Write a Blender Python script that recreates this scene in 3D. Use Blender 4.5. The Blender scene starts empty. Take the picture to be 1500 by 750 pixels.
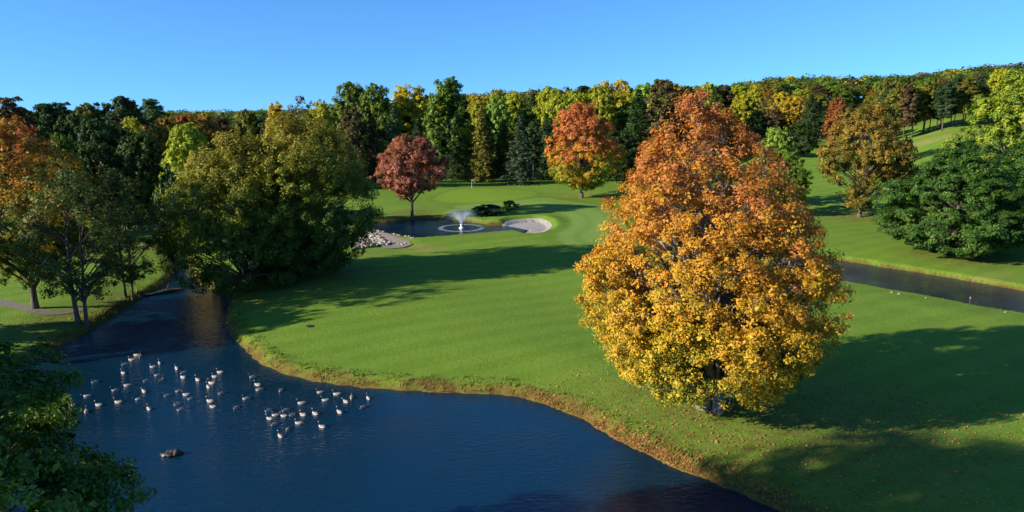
import bpy, bmesh, math, random
import numpy as np
from mathutils import Vector, Matrix
from mathutils.geometry import delaunay_2d_cdt

SC = bpy.context.scene
COL = SC.collection
R = math.radians
CZ = 22.0
PITCH = math.atan(215 / 1000.0)
CP, SP = math.cos(PITCH), math.sin(PITCH)
SUN_EL = 22.0
SUN_DIR = (1.0, 0.36)            # the way the light travels over the ground (x, y)

# ------------------------------------------------------------------ geometry helpers
def ray(px, py):
    dx = (px - 750) / 1000.0; u = (375 - py) / 1000.0
    return dx, CP + u * SP, -SP + u * CP

def at(px, py, z=0.0):
    dx, fy, fz = ray(px, py)
    t = (CZ - z) / -fz
    return (dx * t, fy * t)

def ss(a, b, x):
    t = np.clip((x - a) / (b - a), 0, 1)
    return t * t * (3 - 2 * t)

def sdist(poly, x, y):
    """signed distance to a closed polygon, positive outside"""
    x = np.asarray(x, float); y = np.asarray(y, float)
    d2 = np.full(x.shape, 1e18); inside = np.zeros(x.shape, bool)
    n = len(poly)
    for i in range(n):
        ax, ay = poly[i]; bx, by = poly[(i + 1) % n]
        ex, ey = bx - ax, by - ay
        L = ex * ex + ey * ey + 1e-12
        t = np.clip(((x - ax) * ex + (y - ay) * ey) / L, 0, 1)
        dx = x - ax - t * ex; dy = y - ay - t * ey
        d2 = np.minimum(d2, dx * dx + dy * dy)
        c = ((ay > y) != (by > y)) & (x < (bx - ax) * (y - ay) / ((by - ay) if by != ay else 1e-12) + ax)
        inside ^= c
    d = np.sqrt(d2)
    return np.where(inside, -d, d)

def smooth_poly(pts, it=2):
    for _ in range(it):
        o = []
        n = len(pts)
        for i in range(n):
            a = pts[i]; b = pts[(i + 1) % n]
            o.append((a[0] * .75 + b[0] * .25, a[1] * .75 + b[1] * .25))
            o.append((a[0] * .25 + b[0] * .75, a[1] * .25 + b[1] * .75))
        pts = o
    return pts

L2 = 1.3
POND = [at(*p) for p in [
    (267, 372), (270, 385), (276, 400), (290, 418), (322, 430), (337, 443), (328, 458), (330, 487), (350, 508), (375, 533), (420, 551), (460, 560),
    (500, 566), (550, 571), (600, 574), (650, 577), (690, 578), (725, 579), (765, 584), (810, 597), (850, 615), (890, 640), (938, 662), (985, 686),
    (1040, 709), (1100, 733), (1160, 760), (1250, 800)]]
POND += [(16, 22), (14, 8), (6, -8), (-8, -12), (-15, 4), (-14, 16), (-19, 27), (-27, 34), (-36, 40)]
POND += [at(*p) for p in [(-10, 558), (40, 532), (80, 514), (104, 501), (127, 489), (160, 468), (197, 447), (217, 433), (240, 421), (258, 405), (253, 388), (252, 372)]]
POND = smooth_poly(POND, 1)
POOL = smooth_poly([at(*p, L2) for p in [
    (495, 339), (525, 334), (545, 338), (575, 346), (606, 351), (642, 349), (690, 345), (738, 341), (772, 338), (752, 334), (735, 331), (700, 328),
    (672, 322), (640, 321), (600, 323), (560, 326), (520, 329), (490, 331)]], 1)
STREAM = smooth_poly([at(*p) for p in [
    (1130, 385), (1160, 378), (1200, 378), (1260, 386), (1300, 393), (1340, 399), (1400, 409), (1450, 418), (1500, 427), (1600, 446), (1720, 470),
    (1720, 510), (1600, 484), (1500, 462), (1450, 455), (1400, 445), (1350, 435), (1300, 427), (1270, 421), (1240, 416), (1190, 408), (1150, 398)]], 1)
TAIL = smooth_poly([at(*p, .1) for p in [(430, 384), (470, 376), (497, 366), (496, 358), (470, 362), (430, 370)]], 1)
BUNKER = smooth_poly([at(*p, 1.8) for p in [(735, 328), (746, 323), (765, 321), (788, 320), (803, 324), (807, 329), (799, 334), (782, 338), (768, 338), (750, 333)]], 1)
WATERS = [(POND, 0.0), (POOL, L2), (STREAM, 0.0), (TAIL, 0.1)]

def base_h(x, y):
    h = 1.05 + .22 * np.sin(x * .07 + 1.3) * np.sin(y * .055) + .12 * np.sin(x * .19 + y * .13)
    h = h + .9 * ss(95, 130, y) * ss(-60, -30, x) * (1 - ss(25, 50, x))
    r_ = x / np.maximum(y, 20.0)
    h = h + (6.5 * ss(.28, .40, r_) + 6.8 * ss(.50, .66, r_)) * ss(140, 232, y)
    h = h + 3.5 * ss(60, 200, x) * ss(60, 140, y)
    h = h + 16 * ss(222, 420, y) * ss(-220, 60, x)
    h = h + 6 * ss(420, 900, y) * ss(-300, 200, x)
    h = h + 2.0 * ss(250, 600, y)
    far = np.hypot(x, y)
    h = h - 26 * ss(950, 1900, far)
    return h

def height(x, y):
    x = np.asarray(x, float); y = np.asarray(y, float)
    h = np.array(base_h(x, y), float)
    wob = .5 * np.sin(x * 1.9 + 2 * np.sin(y * .8)) * np.sin(y * 1.6 + 1.0) + .3 * np.sin(x * 4.1 + y * 3.3)
    for poly, lv in WATERS + [(BUNKER, None)]:
        xy = np.array(poly); a0, b0 = xy.min(0) - 12; a1, b1 = xy.max(0) + 12
        m = (x > a0) & (x < a1) & (y > b0) & (y < b1)
        if not m.any(): continue
        d = sdist(poly, x[m], y[m])
        if lv is None:
            h[m] += -.75 * ss(-1.6, .25, -d) + .35 * ss(3.5, .3, np.abs(d - .9)) * ss(111, 128, y[m]) * (d > -.4)
            continue
        hm = h[m]; wm = wob[m]
        dn = d + .28 * wm
        bw = 9.0 if lv == 0 else 6.0
        w = ss(0.3, bw, d)
        near = lv - .12 + .72 * ss(-.1, 1.15, dn)
        out = near * (1 - w) + hm * w
        ins = lv - .12 - 1.1 * ss(0, 3, -d)
        h[m] = np.where(d > 0, out, np.minimum(ins, near))
    return h

def hz(x, y):
    return float(height(np.array([x]), np.array([y]))[0])

def hit(px, py):
    dx, fy, fz = ray(px, py)
    t = np.geomspace(12, 1600, 1600)
    z = CZ + fz * t
    below = np.nonzero(z < height(dx * t, fy * t))[0]
    k = below[0] if len(below) else len(t) - 1
    if k > 0:
        t = np.linspace(t[k - 1], t[k], 30); z = CZ + fz * t
        b = np.nonzero(z < height(dx * t, fy * t))[0]
        tt = t[b[0]] if len(b) else t[-1]
    else:
        tt = t[0]
    x, y = dx * tt, fy * tt
    return x, y, hz(x, y)

def from_y(px, py, Y):
    dx, fy, fz = ray(px, py)
    t = Y / fy
    return dx * t, CZ + fz * t, t

# ------------------------------------------------------------------ object helpers
def tag(o, label=None, cat=None, group=None, kind=None):
    if label: o['label'] = label
    if cat: o['category'] = cat
    if group: o['group'] = group
    if kind: o['kind'] = kind
    return o

def np_mesh(name, v, f, mats=(), smooth=False, cols=None, attrs=None):
    """v Nx3, f MxK (all faces the same size)"""
    v = np.asarray(v, np.float32); f = np.asarray(f, np.int32)
    me = bpy.data.meshes.new(name)
    me.vertices.add(len(v)); me.vertices.foreach_set('co', v.ravel())
    m, k = f.shape
    me.loops.add(m * k); me.loops.foreach_set('vertex_index', f.ravel())
    me.polygons.add(m)
    me.polygons.foreach_set('loop_start', np.arange(0, m * k, k, dtype=np.int32))
    me.update(calc_edges=True)
    if smooth:
        me.polygons.foreach_set('use_smooth', np.ones(m, bool))
    for mt in mats: me.materials.append(mt)
    if cols is not None:
        a = me.color_attributes.new('tint', 'FLOAT_COLOR', 'POINT')
        c = np.ones((len(v), 4), np.float32); c[:, :3] = cols
        a.data.foreach_set('color', c.ravel())
    if attrs:
        for n, val in attrs.items():
            a = me.attributes.new(n, 'FLOAT', 'POINT')
            a.data.foreach_set('value', np.asarray(val, np.float32))
    me.validate()
    return me

def mobj(name, me, parent=None):
    o = bpy.data.objects.new(name, me); COL.objects.link(o)
    if parent: o.parent = parent
    return o

def empty(name, loc=(0, 0, 0), rz=0, sc=(1, 1, 1)):
    o = bpy.data.objects.new(name, None); COL.objects.link(o)
    o.location = loc; o.rotation_euler = (0, 0, rz); o.scale = sc
    o.empty_display_size = .3
    return o

class Tubes:
    def __init__(s): s.v = []; s.f = []; s.n = 0
    def add(s, pts, rad, sides=6):
        pts = np.asarray(pts, float); rad = np.asarray(rad, float)
        n = len(pts)
        tan = np.gradient(pts, axis=0); tan /= np.linalg.norm(tan, axis=1)[:, None] + 1e-9
        ref = np.array([1, 0, 0.]) if abs(tan[:, 2]).mean() > .7 else np.array([0, 0, 1.])
        a = np.cross(tan, ref); a /= np.linalg.norm(a, axis=1)[:, None] + 1e-9
        b = np.cross(tan, a)
        th = np.arange(sides) * 2 * math.pi / sides
        ring = pts[:, None, :] + rad[:, None, None] * (np.cos(th)[None, :, None] * a[:, None, :] + np.sin(th)[None, :, None] * b[:, None, :])
        s.v.append(ring.reshape(-1, 3))
        i = np.arange(n - 1)[:, None] * sides; j = np.arange(sides)[None, :]; j2 = (j + 1) % sides
        s.f.append(np.stack([i + j, i + j2, i + sides + j2, i + sides + j], -1).reshape(-1, 4) + s.n)
        s.n += n * sides
    def mesh(s, name, mat):
        return np_mesh(name, np.concatenate(s.v), np.concatenate(s.f), [mat], smooth=True)

# ------------------------------------------------------------------ materials
def new_mat(name):
    m = bpy.data.materials.new(name); m.use_nodes = True
    nt = m.node_tree; nt.nodes.clear()
    out = nt.nodes.new('ShaderNodeOutputMaterial')
    return m, nt, out

def N(nt, t, **kw):
    n = nt.nodes.new(t)
    for k, v in kw.items():
        if k.startswith('i_'):
            n.inputs[k[2:].replace('_', ' ')].default_value = v
        else:
            setattr(n, k, v)
    return n

def leaf_material(name, trans=.3, warm=(1.15, 1.05, .5), hue=.0):
    m, nt, out = new_mat(name)
    at_ = N(nt, 'ShaderNodeAttribute', attribute_name='tint')
    oi = N(nt, 'ShaderNodeObjectInfo')
    mul = N(nt, 'ShaderNodeMix', data_type='RGBA', blend_type='MULTIPLY'); mul.inputs[0].default_value = 1
    nt.links.new(at_.outputs['Color'], mul.inputs[6]); nt.links.new(oi.outputs['Color'], mul.inputs[7])
    d = N(nt, 'ShaderNodeBsdfPrincipled'); d.inputs['Roughness'].default_value = .62; d.inputs['Specular IOR Level'].default_value = .25
    nt.links.new(mul.outputs[2], d.inputs['Base Color'])
    w = N(nt, 'ShaderNodeMix', data_type='RGBA', blend_type='MULTIPLY'); w.inputs[0].default_value = 1
    w.inputs[7].default_value = (*warm, 1)
    nt.links.new(mul.outputs[2], w.inputs[6])
    t = N(nt, 'ShaderNodeBsdfTranslucent'); nt.links.new(w.outputs[2], t.inputs['Color'])
    mx = N(nt, 'ShaderNodeMixShader'); mx.inputs[0].default_value = trans
    nt.links.new(d.outputs[0], mx.inputs[1]); nt.links.new(t.outputs[0], mx.inputs[2])
    nt.links.new(mx.outputs[0], out.inputs['Surface'])
    return m

def noisy_material(name, c1, c2, scale=3.0, rough=.85, bump=.3, detail=6, bdist=.03, stretch=(1, 1, 1), spec=.3):
    m, nt, out = new_mat(name)
    tc = N(nt, 'ShaderNodeTexCoord'); mp = N(nt, 'ShaderNodeMapping'); mp.inputs['Scale'].default_value = stretch
    nt.links.new(tc.outputs['Object'], mp.inputs['Vector'])
    no = N(nt, 'ShaderNodeTexNoise'); no.inputs['Scale'].default_value = scale; no.inputs['Detail'].default_value = detail
    nt.links.new(mp.outputs[0], no.inputs['Vector'])
    rp = N(nt, 'ShaderNodeValToRGB'); rp.color_ramp.elements[0].color = (*c1, 1); rp.color_ramp.elements[1].color = (*c2, 1)
    rp.color_ramp.elements[0].position = .35; rp.color_ramp.elements[1].position = .65
    nt.links.new(no.outputs['Fac'], rp.inputs[0])
    b = N(nt, 'ShaderNodeBsdfPrincipled'); b.inputs['Roughness'].default_value = rough; b.inputs['Specular IOR Level'].default_value = spec
    nt.links.new(rp.outputs[0], b.inputs['Base Color'])
    bp = N(nt, 'ShaderNodeBump'); bp.inputs['Strength'].default_value = bump; bp.inputs['Distance'].default_value = bdist
    nt.links.new(no.outputs['Fac'], bp.inputs['Height']); nt.links.new(bp.outputs[0], b.inputs['Normal'])
    nt.links.new(b.outputs[0], out.inputs['Surface'])
    return m

LEAF = leaf_material('leaf')
NEEDLE = leaf_material('needle', trans=.12, warm=(1.05, 1.05, .6))
BARK = noisy_material('bark', (.045, .032, .024), (.16, .125, .10), 6, bump=.7, bdist=.05, stretch=(1, 1, .25))
MBARK = noisy_material('grey_bark', (.10, .085, .075), (.30, .265, .24), 6, bump=.7, bdist=.05, stretch=(1, 1, .25))
PBARK = noisy_material('pine_bark', (.05, .035, .025), (.13, .09, .07), 5, bump=.6, bdist=.05, stretch=(1, 1, .3))
ROCKM = noisy_material('pale_stone', (.20, .165, .125), (.42, .36, .29), 2.2, bump=.5, bdist=.06)
DROCK = noisy_material('dark_stone', (.010, .008, .007), (.065, .048, .036), 3.5, bump=.6, bdist=.05, rough=.6)
TROCK = noisy_material('ochre_stone', (.16, .12, .07), (.30, .23, .15), 3, bump=.5, bdist=.04)
SAND = noisy_material('sand', (.27, .24, .20), (.36, .32, .27), .9, bump=.25, bdist=.04, detail=9)  # albedo lowered to stand in for tree shade over the bunker
GRAVEL = noisy_material('gravel', (.16, .13, .10), (.26, .215, .165), 9, bump=.4, bdist=.03, detail=9)
PATHM = noisy_material('path_gravel', (.12, .10, .075), (.18, .15, .115), 4, bump=.2, detail=9)
WOODM = noisy_material('wet_wood', (.03, .022, .016), (.10, .075, .055), 4, bump=.6, stretch=(.3, 2, 2))

def ground_material():
    m, nt, out = new_mat('grass_ground')
    L = nt.links.new
    tc = N(nt, 'ShaderNodeTexCoord')
    def noise(scale, det=4, vec=None, rough=.55):
        n = N(nt, 'ShaderNodeTexNoise'); n.inputs['Scale'].default_value = scale; n.inputs['Detail'].default_value = det
        n.inputs['Roughness'].default_value = rough
        L(vec or tc.outputs['Object'], n.inputs['Vector']); return n.outputs['Fac']
    def rng(x, a, b, c=0., d=1.):
        r = N(nt, 'ShaderNodeMapRange'); r.inputs[1].default_value = a; r.inputs[2].default_value = b
        r.inputs[3].default_value = c; r.inputs[4].default_value = d; L(x, r.inputs[0]); return r.outputs[0]
    def mix(f, a, b, bt='MIX'):
        x = N(nt, 'ShaderNodeMix', data_type='RGBA', blend_type=bt)
        if isinstance(f, (int, float)): x.inputs[0].default_value = f
        else: L(f, x.inputs[0])
        for k, s in ((6, a), (7, b)):
            if isinstance(s, tuple): x.inputs[k].default_value = (*s, 1)
            else: L(s, x.inputs[k])
        return x.outputs[2]
    def attr(n):
        a = N(nt, 'ShaderNodeAttribute', attribute_name=n); return a.outputs['Fac']
    mth = lambda op, a, b: (lambda n: ([L(s, n.inputs[i]) if not isinstance(s, (int, float)) else setattr(n.inputs[i], 'default_value', s) for i, s in enumerate((a, b))], n.outputs[0])[1])(N(nt, 'ShaderNodeMath', operation=op))
    fine = noise(2.2, 8, rough=.7); mid = noise(.16, 5); big = noise(.035, 3); tiny = noise(9, 6, rough=.75)
    g = mix(rng(mid, .3, .7), (.100, .205, .017), (.138, .262, .025))
    g = mix(rng(big, .35, .65, 0, .6), g, (.165, .27, .028))
    g = mix(rng(fine, .35, .72, 0, .5), g, (.075, .150, .010))
    g = mix(rng(noise(.55, 6, rough=.7), .42, .7, 0, .5), g, (.15, .235, .03))
    g = mix(rng(noise(.23, 4, rough=.6), .5, .72, 0, .4), g, (.085, .17, .013))
    g = mix(rng(tiny, .5, .8, 0, .3), g, (.22, .27, .05))
    # mown stripes, very faint
    mp = N(nt, 'ShaderNodeMapping'); mp.inputs['Rotation'].default_value = (0, 0, R(62)); L(tc.outputs['Object'], mp.inputs[0])
    wv = N(nt, 'ShaderNodeTexWave'); wv.inputs['Scale'].default_value = .09; wv.inputs['Distortion'].default_value = 1.4; wv.inputs['Detail'].default_value = 2
    L(mp.outputs[0], wv.inputs['Vector'])
    g = mix(rng(wv.outputs['Fac'], .3, .7, 0, .20), g, (.20, .31, .05))
    # mown apron / green
    g = mix(mth('MULTIPLY', attr('apron'), .62), g, (.19, .31, .075))
    g = mix(mth('MULTIPLY', attr('green'), .75), g, (.165, .285, .022))
    g = mix(mth('MULTIPLY', attr('collar'), .5), g, (.10, .19, .016))
    # worn and dry patches
    dry = mth('MULTIPLY', attr('dry'), rng(noise(.5, 6, rough=.7), .35, .6))
    g = mix(dry, g, (.29, .235, .10))
    # rough under the trees: leaf litter
    lit = mth('MULTIPLY', attr('litter'), rng(noise(1.4, 8, rough=.75), .38, .60))
    g = mix(lit, g, (.12, .075, .035))
    # bank: brown soil and dead grass
    bn = mth('MULTIPLY', attr('bank'), rng(noise(.9, 7, rough=.75), .33, .53, .3, 1.))
    soil = mix(rng(noise(3.5, 8, rough=.8), .35, .65), (.035, .020, .011), (.21, .105, .038))
    g = mix(bn, g, soil)
    yel = mth('MULTIPLY', attr('fringe'), rng(noise(.8, 6), .35, .65, .0, .38))
    g = mix(yel, g, (.20, .21, .03))
    g = mix(1.0, g, (.90, .86, .74), 'MULTIPLY')
    b = N(nt, 'ShaderNodeBsdfPrincipled'); b.inputs['Roughness'].default_value = .9; b.inputs['Specular IOR Level'].default_value = .12
    L(g, b.inputs['Base Color'])
    bp = N(nt, 'ShaderNodeBump'); bp.inputs['Strength'].default_value = .8; bp.inputs['Distance'].default_value = .10
    hsum = mth('ADD', fine, mth('MULTIPLY', tiny, .6))
    L(hsum, bp.inputs['Height']); L(bp.outputs[0], b.inputs['Normal'])
    L(b.outputs[0], out.inputs['Surface'])
    return m

def water_material(name, body=(.0010, .0180, .036), wave=1.0):
    m, nt, out = new_mat(name)
    L = nt.links.new
    tc = N(nt, 'ShaderNodeTexCoord')
    mp = N(nt, 'ShaderNodeMapping'); mp.inputs['Scale'].default_value = (.8, 1.5, 1); mp.inputs['Rotation'].default_value = (0, 0, R(-18))
    L(tc.outputs['Object'], mp.inputs[0])
    n1 = N(nt, 'ShaderNodeTexNoise'); n1.inputs['Scale'].default_value = 2.6; n1.inputs['Detail'].default_value = 5; n1.inputs['Roughness'].default_value = .6; n1.inputs['Distortion'].default_value = .6
    n2 = N(nt, 'ShaderNodeTexNoise'); n2.inputs['Scale'].default_value = .09; n2.inputs['Detail'].default_value = 3
    L(mp.outputs[0], n1.inputs['Vector']); L(tc.outputs['Object'], n2.inputs['Vector'])
    mr = N(nt, 'ShaderNodeMapRange'); mr.inputs[1].default_value = .35; mr.inputs[2].default_value = .65; mr.inputs[3].default_value = .35; mr.inputs[4].default_value = 1.
    L(n2.outputs['Fac'], mr.inputs[0])
    mu = N(nt, 'ShaderNodeMath', operation='MULTIPLY'); L(mr.outputs[0], mu.inputs[0]); mu.inputs[1].default_value = .62 * wave
    sx = N(nt, 'ShaderNodeSeparateXYZ'); L(tc.outputs['Object'], sx.inputs[0])
    rf = N(nt, 'ShaderNodeMapRange'); rf.inputs[1].default_value = 57; rf.inputs[2].default_value = 66; rf.inputs[3].default_value = 1; rf.inputs[4].default_value = 2.6 if wave == 1.0 else 1
    L(sx.outputs['Y'], rf.inputs[0])
    mu0 = mu; mu = N(nt, 'ShaderNodeMath', operation='MULTIPLY'); L(mu0.outputs[0], mu.inputs[0]); L(rf.outputs[0], mu.inputs[1])
    bp = N(nt, 'ShaderNodeBump'); bp.inputs['Distance'].default_value = .12
    L(mu.outputs[0], bp.inputs['Strength']); L(n1.outputs['Fac'], bp.inputs['Height'])
    b = N(nt, 'ShaderNodeBsdfPrincipled'); b.inputs['Base Color'].default_value = (*body, 1); b.inputs['Roughness'].default_value = .04
    b.inputs['IOR'].default_value = 1.52
    L(bp.outputs[0], b.inputs['Normal']); L(b.outputs[0], out.inputs['Surface'])
    return m

# ------------------------------------------------------------------ ground and water
def build_ground():
    def axis(segs):
        o = []
        for a, b, s in segs: o.append(np.arange(a, b, s))
        return np.concatenate(o)
    xs = axis([(-2200, -700, 60), (-700, -240, 14), (-240, -90, 3), (-90, -62, .9), (-62, 84, .42), (84, 130, .9), (130, 300, 3), (300, 700, 14), (700, 2201, 60)])
    ys = axis([(-400, -60, 20), (-60, 0, 3), (0, 24, 1), (24, 84, .36), (84, 150, .5), (150, 270, 1.3), (270, 480, 4), (480, 1000, 14), (1000, 2401, 60)])
    X, Y = np.meshgrid(xs, ys)
    x = X.ravel(); y = Y.ravel()
    z = height(x, y)
    nx, ny = len(xs), len(ys)
    i = np.arange(ny - 1)[:, None] * nx + np.arange(nx - 1)[None, :]
    f = np.stack([i, i + 1, i + nx + 1, i + nx], -1).reshape(-1, 4)
    bank = np.zeros(len(x)); fringe = np.zeros(len(x))
    for k, (poly, lv) in enumerate(WATERS):
        d = sdist(poly, x, y)
        wdt = [1.05, .9, .55, 1.0][k]
        wl = wdt * (1 + .45 * np.sin(x * .9 + 2 * np.sin(y * .5)) * np.sin(y * .8 + x * .3))
        bank = np.maximum(bank, 1 - ss(wl * .7, wl * 1.3, d))
        fringe = np.maximum(fringe, (1 - ss(wdt * 1.2, wdt * 2.6, d)) * [1, .7, .5, 1][k])
    G1 = smooth_poly([at(*p, 1.9) for p in [(633, 291), (655, 281), (690, 276), (735, 276), (775, 279), (789, 284), (775, 291), (740, 297), (690, 298), (650, 297)]], 2)
    AP = smooth_poly([at(*p, 1.9) for p in [(655, 303), (700, 299), (760, 296), (800, 290), (830, 296), (900, 305), (925, 330), (905, 352), (860, 356), (822, 350), (815, 338), (836, 331), (838, 320), (815, 311), (760, 310), (700, 309)]], 2)
    dg = sdist(G1, x, y); da = sdist(AP, x, y)
    green = 1 - ss(-.3, .3, dg); apron = 1 - ss(-.4, .4, da)
    collar = ss(.2, .6, dg) * (1 - ss(1.6, 2.2, dg)) + .8 * ss(.4, .9, da) * (1 - ss(2.4, 3.0, da)) + .6 * ss(-4.2, -3.6, da) * (1 - ss(-2.6, -2.2, da))
    def blob(px, py, rx, ry, zz=1.2):
        cx, cy = at(px, py, zz)
        return 1 - ss(.3, 1.0, np.sqrt(((x - cx) / rx) ** 2 + ((y - cy) / ry) ** 2))
    dry = blob(615, 363, 5.5, 3) * .8 + blob(560, 352, 6, 5) * .4 + blob(852, 291, 8, 3.5) * .5 + blob(530, 372, 6, 3) * .35 + blob(1400, 400, 14, 3) * .35 + blob(1250, 385, 9, 3) * .3 + blob(225, 357, 6, 3) * .8
    for a in [(1362, 206, 26, 5), (1340, 203, 16, 4), (1150, 210, 12, 3), (1190, 208, 10, 3)]:
        hx, hy, _ = hit(a[0], a[1])
        dry += 1.0 - ss(.3, 1., np.sqrt(((x - hx) / a[2]) ** 2 + ((y - hy) / a[3]) ** 2))
    mx, my = at(1085, 620, 1.0)
    litter = .55 * (1 - ss(4, 17, np.hypot((x - mx) * .8, y - my)))
    for px, py, r in [(1258, 318, 9), (603, 318, 7), (1408, 375, 11), (120, 470, 9), (380, 420, 13), (460, 405, 12), (187, 433, 6)]:
        cx, cy = at(px, py, 1.1); litter = np.maximum(litter, .7 * (1 - ss(r * .3, r, np.hypot(x - cx, y - cy))))
    litter = np.maximum(litter, .95 * ss(208, 216, y + 0 * x) * (x < 62) * (x > -150))
    litter = np.maximum(litter, .9 * ss(262, 270, y))
    for px, py, r in [(20, 250, 45), (150, 255, 40), (-60, 300, 60)]:
        pass
    me = np_mesh('ground', np.stack([x, y, z], 1), f, [ground_material()], smooth=True,
                 attrs=dict(bank=bank, fringe=fringe, green=green, apron=apron, collar=np.clip(collar, 0, 1), dry=np.clip(dry, 0, 1), litter=litter))
    tag(mobj('ground', me), kind='structure')

def sheet(name, poly, z, mat, step=None, drape=None):
    pts = [Vector((p[0], p[1])) for p in poly]
    n = len(pts)
    if step:
        P = np.array(poly); x0, y0 = P.min(0); x1, y1 = P.max(0)
        gx, gy = np.meshgrid(np.arange(x0, x1, step), np.arange(y0, y1, step)); gx = gx.ravel(); gy = gy.ravel()
        k = sdist(poly, gx, gy) < -step * .4
        pts += [Vector((a, b)) for a, b in zip(gx[k], gy[k])]
    r = delaunay_2d_cdt(pts, [(i, (i + 1) % n) for i in range(n)], [list(range(n))], 1, 1e-4)
    v = np.array([(a.x, a.y) for a in r[0]])
    zz = height(v[:, 0], v[:, 1]) + drape if drape is not None else np.full(len(v), z)
    f = np.array([list(t) for t in r[2] if len(t) == 3])
    a, b, c = v[f[:, 0]], v[f[:, 1]], v[f[:, 2]]
    cr = (b[:, 0] - a[:, 0]) * (c[:, 1] - a[:, 1]) - (b[:, 1] - a[:, 1]) * (c[:, 0] - a[:, 0])
    f[cr < 0] = f[cr < 0][:, ::-1]
    me = np_mesh(name, np.column_stack([v, zz]), f, [mat], smooth=drape is not None)
    return tag(mobj(name, me), kind='structure')

def grow(poly, d):
    """push a polygon outwards"""
    n = len(poly); P = np.array(poly)
    area = .5 * np.sum(P[:, 0] * np.roll(P[:, 1], -1) - np.roll(P[:, 0], -1) * P[:, 1])
    t = np.roll(P, -1, 0) - np.roll(P, 1, 0)
    nrm = np.stack([t[:, 1], -t[:, 0]], 1); nrm /= np.linalg.norm(nrm, axis=1)[:, None] + 1e-9
    if area < 0: nrm = -nrm
    return [tuple(p) for p in P + nrm * d]

build_ground()
W1 = water_material('pond_water'); W2 = water_material('pool_water', (.0015, .011, .024), .7); W3 = water_material('stream_water', (.001, .011, .030), 1.3)
sheet('pond_water', grow(POND, .9), 0, W1)
sheet('pool_water', grow(POOL, .7), L2, W2)
sheet('stream_water', grow(STREAM, .7), 0.004, W3)
sheet('creek_water', grow(TAIL, .7), .104, W3)
sheet('sand_bunker', grow(BUNKER, .35), 0, SAND, step=.35, drape=.09)
CAUSE = [at(*p, 1.75) for p in [(528, 343), (545, 341), (560, 340), (570, 344), (600, 352), (604, 354), (590, 357), (573, 359), (562, 358), (550, 353), (538, 347)]]
sheet('gravel_causeway', CAUSE, 0, GRAVEL, step=.5, drape=.10)

def ribbon(name, pxs, width, mat, off=.05):
    pts = np.array([hit(*p)[:2] for p in pxs])
    q = []
    for i in range(len(pts) - 1):
        p0 = pts[max(i - 1, 0)]; p1 = pts[i]; p2 = pts[i + 1]; p3 = pts[min(i + 2, len(pts) - 1)]
        for t in np.linspace(0, 1, 14, endpoint=False):
            q.append(.5 * ((2 * p1) + (-p0 + p2) * t + (2 * p0 - 5 * p1 + 4 * p2 - p3) * t * t + (-p0 + 3 * p1 - 3 * p2 + p3) * t ** 3))
    q.append(pts[-1]); q = np.array(q)
    tn = np.gradient(q, axis=0); tn /= np.linalg.norm(tn, axis=1)[:, None]
    nn = np.stack([-tn[:, 1], tn[:, 0]], 1)
    k = 7; off_ = np.linspace(-.5, .5, k) * width
    g = q[:, None, :] + nn[:, None, :] * off_[None, :, None]
    x = g[..., 0].ravel(); y = g[..., 1].ravel()
    z = height(x, y) + off
    i = np.arange(len(q) - 1)[:, None] * k + np.arange(k - 1)[None, :]
    f = np.stack([i, i + k, i + k + 1, i + 1], -1).reshape(-1, 4)[:, ::-1]
    return tag(mobj(name, np_mesh(name, np.stack([x, y, z], 1), f, [mat], smooth=True)), kind='structure')
ribbon('footpath', [(-160, 420), (-90, 426), (-20, 438), (30, 450), (75, 459), (125, 452)], 1.4, PATHM)
ribbon('footpath', [(170, 336), (215, 332), (250, 328), (300, 323)], 2.4, PATHM)

# ------------------------------------------------------------------ trees
def leaves(c, n, size, rg, aspect=.55, size_var=.35):
    """quads at centres c with normals n"""
    M = len(c)
    n = n / (np.linalg.norm(n, axis=1)[:, None] + 1e-9)
    r = rg.normal(size=(M, 3)); t = r - n * (r * n).sum(1)[:, None]; t /= np.linalg.norm(t, axis=1)[:, None] + 1e-9
    b = np.cross(n, t)
    s = (size * np.exp(rg.normal(size=M) * size_var))[:, None]
    v = np.empty((M, 4, 3))
    v[:, 0] = c - t * s * .5
    v[:, 1] = c + b * s * aspect * .5 + n * s * .10
    v[:, 2] = c + t * s * .5
    v[:, 3] = c - b * s * aspect * .5 + n * s * .10
    return v.reshape(-1, 3)

def rnd_unit(rg, k):
    v = rg.normal(size=(k, 3)); return v / np.linalg.norm(v, axis=1)[:, None]

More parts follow.
